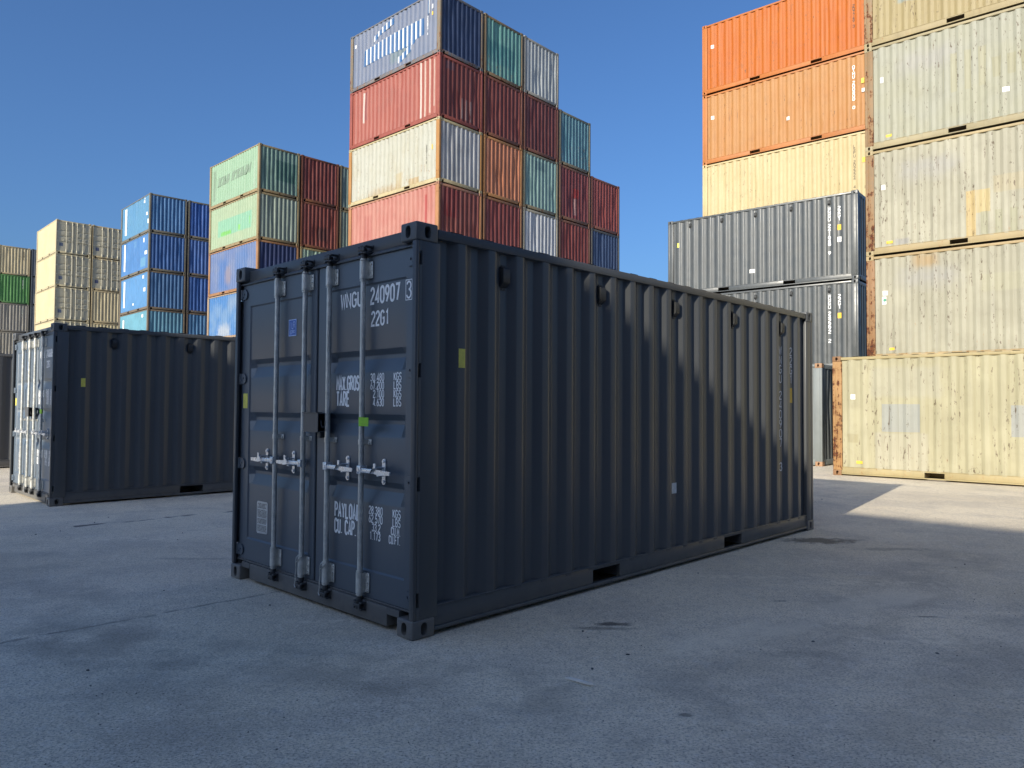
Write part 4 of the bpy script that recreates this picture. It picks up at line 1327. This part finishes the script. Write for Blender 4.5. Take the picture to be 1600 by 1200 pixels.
for lv, w in ((6, "top"), (5, "second"), (4, "third"), (3, "lowest")):
    old("slate grey container end beside the stack at the left edge, %s of its column" % w, SD, 1, lv, (112, 120, 130), end=(120, 128, 138), frame=(112, 120, 128), rust=0.0, frust=0.05, streak=0.1, fade=0.3, group=gD)

# --- orange stack at right
gI = "stack of orange and cream containers at right"
t = old("bright orange container, top of the stack at right", SI, 0, 6, (255, 138, 24), frame=(252, 148, 54), rust=0.04, frust=0.12, group=gI, rgb2=(252, 128, 18), streak=0.25, spots=0.35, k=0.37)
place(wall_patch("paper_sticker", 5.60, 5.72, 1.65, 1.78, 1), "paper_sticker", M_paper, t)
stack_text("207749 3", 0.803, 1.62, 0.055, 0.085, 0.10, 0.014, 1, M_ink, t, ("serial_number", "check_digit"))
t = old("light orange container with white upright number, second at right", SI, 0, 5, (252, 182, 108), frame=(250, 160, 84), rust=0.04, frust=0.15, group=gI, rgb2=(250, 172, 94), streak=0.2, spots=0.4, k=0.37)
stack_text("OTMU 200800  0", 0.803, 2.20, 0.062, 0.092, 0.108, 0.017, 1, M_white, t)
place(wall_patch("height_sticker", 0.48, 0.57, 1.56, 1.72, 1), "height_sticker", M_amber, t)
place(wall_patch("paper_sticker", 0.47, 0.56, 1.27, 1.39, 1), "paper_sticker", M_paper, t)
place(wall_patch("paper_sticker", 5.60, 5.72, 1.63, 1.76, 1), "paper_sticker", M_paper, t)
place(wall_patch("paper_sticker", 2.86, 2.97, 0.93, 1.05, 1), "paper_sticker", M_paper, t)
t = old("cream yellow container with rust runs under the orange ones", SI, 0, 4, (254, 234, 180), frame=(250, 226, 170), rust=0.16, frust=0.3, group=gI, rgb2=(250, 226, 168), streak=0.25, spots=0.5, k=0.45)
stack_text("LSPU 202224  4", 0.803, 2.20, 0.055, 0.085, 0.108, 0.013, 1, M_ink, t)
place(wall_patch("height_sticker", 0.48, 0.57, 1.58, 1.74, 1), "height_sticker", M_amber, t)

# --- dark grey pair and the container at their foot
gJ = "dark grey containers stacked two high at right"
def dark_stacked(label, S, lv, serial, check, extra):
    _seed[0] += 1.1
    pm = paint("anthracite_paint", (0.066, 0.073, 0.076, 1), (0.084, 0.092, 0.094, 1), 0.0, 0.12, 0.7, 0.36, _seed[0], dirt=0.12, scratch=0.3, spec=0.6)
    loc, rz = stack_frame(S, 0, lv - 1)
    t = container(label, loc, rz, pm, pm, group=gJ, vents=vent_mat)
    stack_text("WNGU " + serial + "  " + check, 0.803, 2.22, 0.070, 0.094, 0.108, 0.020, 1, M_white, t)
    stack_text("22G1", 0.525, 2.20, 0.070, 0.094, 0.108, 0.019, 1, M_white, t, ("type_code",))
    place(wall_patch("height_sticker", 0.47, 0.575, 1.50, 1.66, 1), "height_sticker", M_amber, t)
    if extra:
        place(wall_patch("paper_sticker", 0.46, 0.58, 1.15, 1.30, 1), "paper_sticker", M_paper, t)
        place(wall_patch("paper_sticker", 3.05, 3.22, 0.52, 0.64, 1), "paper_sticker", M_paper, t)
        place(wall_patch("warning_sticker", 5.645, 5.72, 1.66, 1.81, 1), "warning_sticker", M_yellow, t)
    return t
dark_stacked("dark grey ribbed container, upper of two, in front of the cream one", SJ, 3, "241648", "9", True)
dark_stacked("dark grey ribbed container, lower of two, behind the closest container", SJ, 2, "242292", "2", False)
old("blue grey container with rusty corner castings beside the front cream one", SK, 0, 1, (150, 158, 160), end=(120, 126, 128), frame=(158, 166, 166), rust=0.0, frust=0.12, cast=(206, 160, 120), streak=0.2)

# --- weathered cream stack at the right edge
gL = "weathered cream containers stacked at the right edge"
CRM = (228, 223, 196)
CL = [(0, 4.1, 5.3, 1.76, 2.16, (200, 198, 190), .75, .22, 0)]
POST = (188, 152, 104)
t = old("tan container cut by the top edge, top of the right edge stack", SL, 0, 5, (226, 206, 150), frame=(222, 202, 150), post=(190, 160, 116), prust=0.72, rust=0.12, frust=0.2, group=gL, streak=0.3, spots=0.9, rgb2=(214, 192, 138), k=0.37,
        patches=[(0, 4.8, 5.3, 0.9, 1.5, (170, 190, 190), .7, .04, 0)])
t = old("pale grey cream container with grey haze patch, below the tan one", SL, 0, 4, (222, 222, 200), frame=(222, 206, 160), post=POST, prust=0.75, rust=0.10, frust=0.2, group=gL, streak=0.35, spots=1.0, rgb2=(226, 224, 190), k=0.37,
        patches=CL + [(0, 2.75, 3.45, 1.12, 1.58, (196, 192, 158), .8, .012, -1), (0, 3.5, 4.35, 1.0, 1.9, (202, 198, 164), .7, .02, -1)])
place(wall_patch("paper_sticker", 3.07, 3.20, 0.72, 0.83, 1), "paper_sticker", M_paper, t)
place(wall_patch("paper_sticker", 5.63, 5.70, 1.62, 1.76, 1), "paper_sticker", M_paper, t)
place(wall_patch("height_sticker", 5.46, 5.59, 0.27, 0.33, 1), "height_sticker", M_amber, t)
t = old("cream container with yellow repair panel, third of the right edge stack", SL, 0, 3, CRM, frame=(232, 208, 154), post=POST, prust=0.8, rust=0.22, frust=0.25, group=gL, streak=0.35, spots=1.2, k=0.37,
        patches=CL + [(0, 3.74, 3.93, 0.16, 1.23, (238, 208, 140), .85, .008, 0), (0, 3.46, 3.73, 0.70, 1.22, (238, 214, 150), .8, .008, 0), (0, 2.7, 3.65, 0.15, 0.72, (200, 198, 166), .85, .008, -1), (0, 2.7, 3.4, 1.1, 1.48, (218, 204, 166), .6, .02, 0), (0, 5.1, 5.4, 0.2, 0.34, (190, 188, 186), .7, .03, 0)])
place(wall_patch("paper_sticker", 5.61, 5.70, 1.58, 1.70, 1), "paper_sticker", M_paper, t)
place(wall_patch("height_sticker", 5.46, 5.60, 0.26, 0.32, 1), "height_sticker", M_amber, t)
t = old("cream container with green round sticker, directly above the front one", SL, 0, 2, CRM, frame=(236, 206, 150), post=(196, 148, 96), prust=0.82, rust=0.22, frust=0.35, group=gL, streak=0.35, spots=1.2, k=0.37,
        patches=CL + [(0, 2.6, 3.65, 1.5, 1.9, (214, 210, 178), .6, .03, 0), (0, 4.5, 5.0, 2.2, 2.5, (214, 170, 100), .6, .12, 0)])
place(wall_patch("paper_sticker", 5.58, 5.69, 1.60, 1.71, 1), "paper_sticker", M_paper, t)
place(wall_patch("inspection_sticker", 5.61, 5.70, 1.38, 1.57, 1), "inspection_sticker", M_paper, t)
place(wall_shape("sticker_dot", [(5.625 + 0.035 * math.cos(i * math.pi / 6) + .02, 1.485 + 0.04 * math.sin(i * math.pi / 6)) for i in range(12)], 1, 0.0036), "sticker_dot", flat("green_dot", (0.05, 0.25, 0.15, 1), 0.5), t)
place(wall_patch("height_sticker", 5.44, 5.56, 0.27, 0.33, 1), "height_sticker", M_amber, t)
t = old("cream container with two grey square patches standing on the ground", SM, 0, 1, (240, 232, 190), frame=(236, 216, 158), rust=0.10, frust=0.30, group=gL, streak=0.3, spots=1.2, k=0.37, cast=(190, 140, 92),
        patches=[(0, 4.335, 5.06, 0.97, 1.55, (196, 202, 200), .75, .006, 0), (0, 2.0, 2.775, 0.93, 1.53, (194, 200, 202), .75, .006, 0), (0, 3.94, 5.29, 1.69, 2.33, (216, 212, 188), .6, .08, 0), (0, 4.19, 5.2, 0.17, 0.95, (226, 220, 198), .55, .03, 0), (0, 5.54, 5.75, 0.72, 0.90, (206, 196, 152), .7, .02, 0)])
place(wall_patch("paper_sticker", 5.59, 5.68, 1.65, 1.76, 1), "paper_sticker", M_paper, t)
place(wall_patch("height_sticker", 5.45, 5.58, 0.27, 0.33, 1), "height_sticker", M_amber, t)
# its far post is bare rust
for o in list(t.children):
    if o.name.startswith("corner_post") and o.data in (ME['post', 1, 1, 0],):
        o.material_slots[0].material = paint("rusted_post", lin((206, 160, 104), PK), None, 0.85, 0.5, 0.8, 0.75, 77.0)
        o["label"] = "rust eaten corner post"

# --- containers that carry the stacks and show only when one steps aside
def hidden(S, col, lv, rgb, where):
    old("weathered container low in the %s, behind nearer containers" % where, S, col, lv, rgb, frame=(140, 120, 100), group="lower containers carrying the %s" % where)
lowc = [(150, 70, 60), (70, 110, 150), (180, 170, 150), (110, 140, 120), (130, 60, 56), (90, 96, 104)]
for col in range(5):
    for lv in (1, 2, 3):
        hidden(SH, col, lv, lowc[(col * 2 + lv) % 6], "tall central stack")
for col in range(3):
    for lv in ((1, 2) if col == 0 else ((1, 2, 3) if col == 1 else (1, 2, 3, 4))):
        hidden(SG, col, lv, lowc[(col + lv) % 6], "green and blue stack")
for col in range(2):
    for lv in (1, 2):
        hidden(SF, col, lv, (60, 110, 170), "blue stack")
        hidden(SE, col, lv, (224, 210, 170), "cream door stack")
        hidden(SD, col, lv, (150, 148, 142), "far left stack")
for lv in (1, 2, 3):
    hidden(SI, 0, lv, lowc[lv], "orange stack")
hidden(SJ, 0, 1, (100, 108, 112), "dark grey pair")
hidden(SL, 0, 1, (220, 210, 170), "right edge stack")

# --- row of stacked containers behind the viewpoint: its shadow covers the foreground
yb = math.radians(43.5)
rx, ry = math.sin(yb), -math.cos(yb)
# top edge of the row throws the shadow line seen on the ground, BX BY is its left front corner
DB = 4 * H / math.tan(SUN_EL)
nx, ny = math.cos(yb), math.sin(yb)
fx_, fy_ = 4.75 - DB * math.cos(SUN_AZ), 10.44 - DB * math.sin(SUN_AZ)
cq = fx_ * nx + fy_ * ny
tt = ((-7.0) * nx + 11.1 * ny - cq) / (math.cos(SUN_AZ) * nx + math.sin(SUN_AZ) * ny)
BX, BY = -7.0 - tt * math.cos(SUN_AZ) + 0.45 * rx, 11.1 - tt * math.sin(SUN_AZ) + 0.45 * ry
for k in range(3):
    cx, cy = BX + (k + 1) * (L + 0.06) * rx, BY + (k + 1) * (L + 0.06) * ry
    for lv in range(4):
        _seed[0] += 1
        pm = paint("weathered_paint", lin([(150, 70, 60), (70, 100, 150), (200, 190, 160), (120, 126, 130)][(k + lv) % 4], PK), None, 0.1, 0.3, 0.5, 0.6, _seed[0])
        container("container in the row behind the viewpoint that shades the foreground", (cx, cy, lv * H), yb + math.pi / 2, pm, pm, group="containers behind the viewpoint")

# --- unseen stacks added behind the viewpoint to the right, to cut skylight on ribs
for k in range(4):
    qx, px_ = 8.0 - (L + 0.06) * (k + 1), 7.5 + W
    for lv in range(4):
        _seed[0] += 1
        pm = paint("weathered_paint", lin([(120, 60, 56), (60, 80, 120), (90, 96, 100)][(k + lv) % 3], PK), None, 0.1, 0.3, 0.5, 0.6, _seed[0])
        container("unseen container added behind the viewpoint to block skylight", (px_ * math.sin(.801) + qx * math.cos(.801), -px_ * math.cos(.801) + qx * math.sin(.801), lv * H), 0.801, pm, pm, group="containers added to block skylight")

# --- the cream rows go on past the right edge of the picture
def beyond(S, lv, rgb):
    x, y, yaw = S[:3]
    d = L + 0.15
    S2 = (x + d * math.sin(yaw), y - d * math.cos(yaw), yaw)
    old("cream container in the row past the right edge of the picture", S2, 0, lv, rgb, frame=(206, 180, 130), group="cream containers past the right edge", k=0.37)
beyond(SM, 1, (238, 230, 190))
for lv in (1, 2, 3, 4):
    beyond(SL, lv, (228, 218, 176))

# ------------------------------------------------------------------ small things on the ground
m = MB()
STICK = (0.29, 3.97, 0.002)
m.poly([(0.0, 0.0), (0.15, 0.006), (0.176, 0.022), (0.02, 0.020)], 0.010, 'z', 0.001)
st = place(m.mesh("wood_splinter"), "wood_splinter", flat("grey_wood", (0.80, 0.77, 0.70, 1), 0.8))
st.location = STICK
st.rotation_euler = (0.02, -0.03, math.radians(-44))
st["label"] = "thin grey wood splinter lying on the asphalt in the foreground"
st["category"] = "debris"
rnd = random.Random(11)
bm = bmesh.new()
for i in range(2200):
    r = rnd.random() ** 0.5
    y = 2.2 + 11 * r * r
    x = rnd.uniform(-0.75, 0.75) * y
    # keep clear of the containers' footprint
    dx, dy = x + 0.598, y - 4.579
    a = dx * math.cos(.801) + dy * math.sin(.801); b = -dx * math.sin(.801) + dy * math.cos(.801)
    if -0.03 < a < L and -0.03 < b < W: continue
    if math.sin(x * 2.1 + 1.3 * math.sin(y * 1.7)) + math.sin(y * 2.9 + x) < rnd.uniform(-1.2, 1.4): continue
    s = rnd.choice((0.0018, 0.002, 0.0025, 0.003, 0.004, 0.008 if rnd.random() < 0.2 else 0.003))
    mt = Matrix.Translation((x, y, s * 0.35)) @ Matrix.Rotation(rnd.uniform(0, 6.28), 4, 'Z') @ Matrix.Diagonal((s * rnd.uniform(0.8, 1.8), s, s * rnd.uniform(0.5, 0.9), 1))
    bmesh.ops.create_icosphere(bm, subdivisions=1, radius=1.0, matrix=mt)
for v in bm.verts:
    v.co += Vector((rnd.uniform(-1, 1), rnd.uniform(-1, 1), rnd.uniform(-1, 1))) * 0.0008
me = bpy.data.meshes.new("pebbles"); bm.to_mesh(me); bm.free()
pb = place(me, "pebbles", flat("dark_grit", (0.10, 0.10, 0.10, 1), 0.85, 0.0, 0.6))
pb["kind"] = "stuff"
pb["label"] = "loose grit scattered over the asphalt"
pb["category"] = "grit"
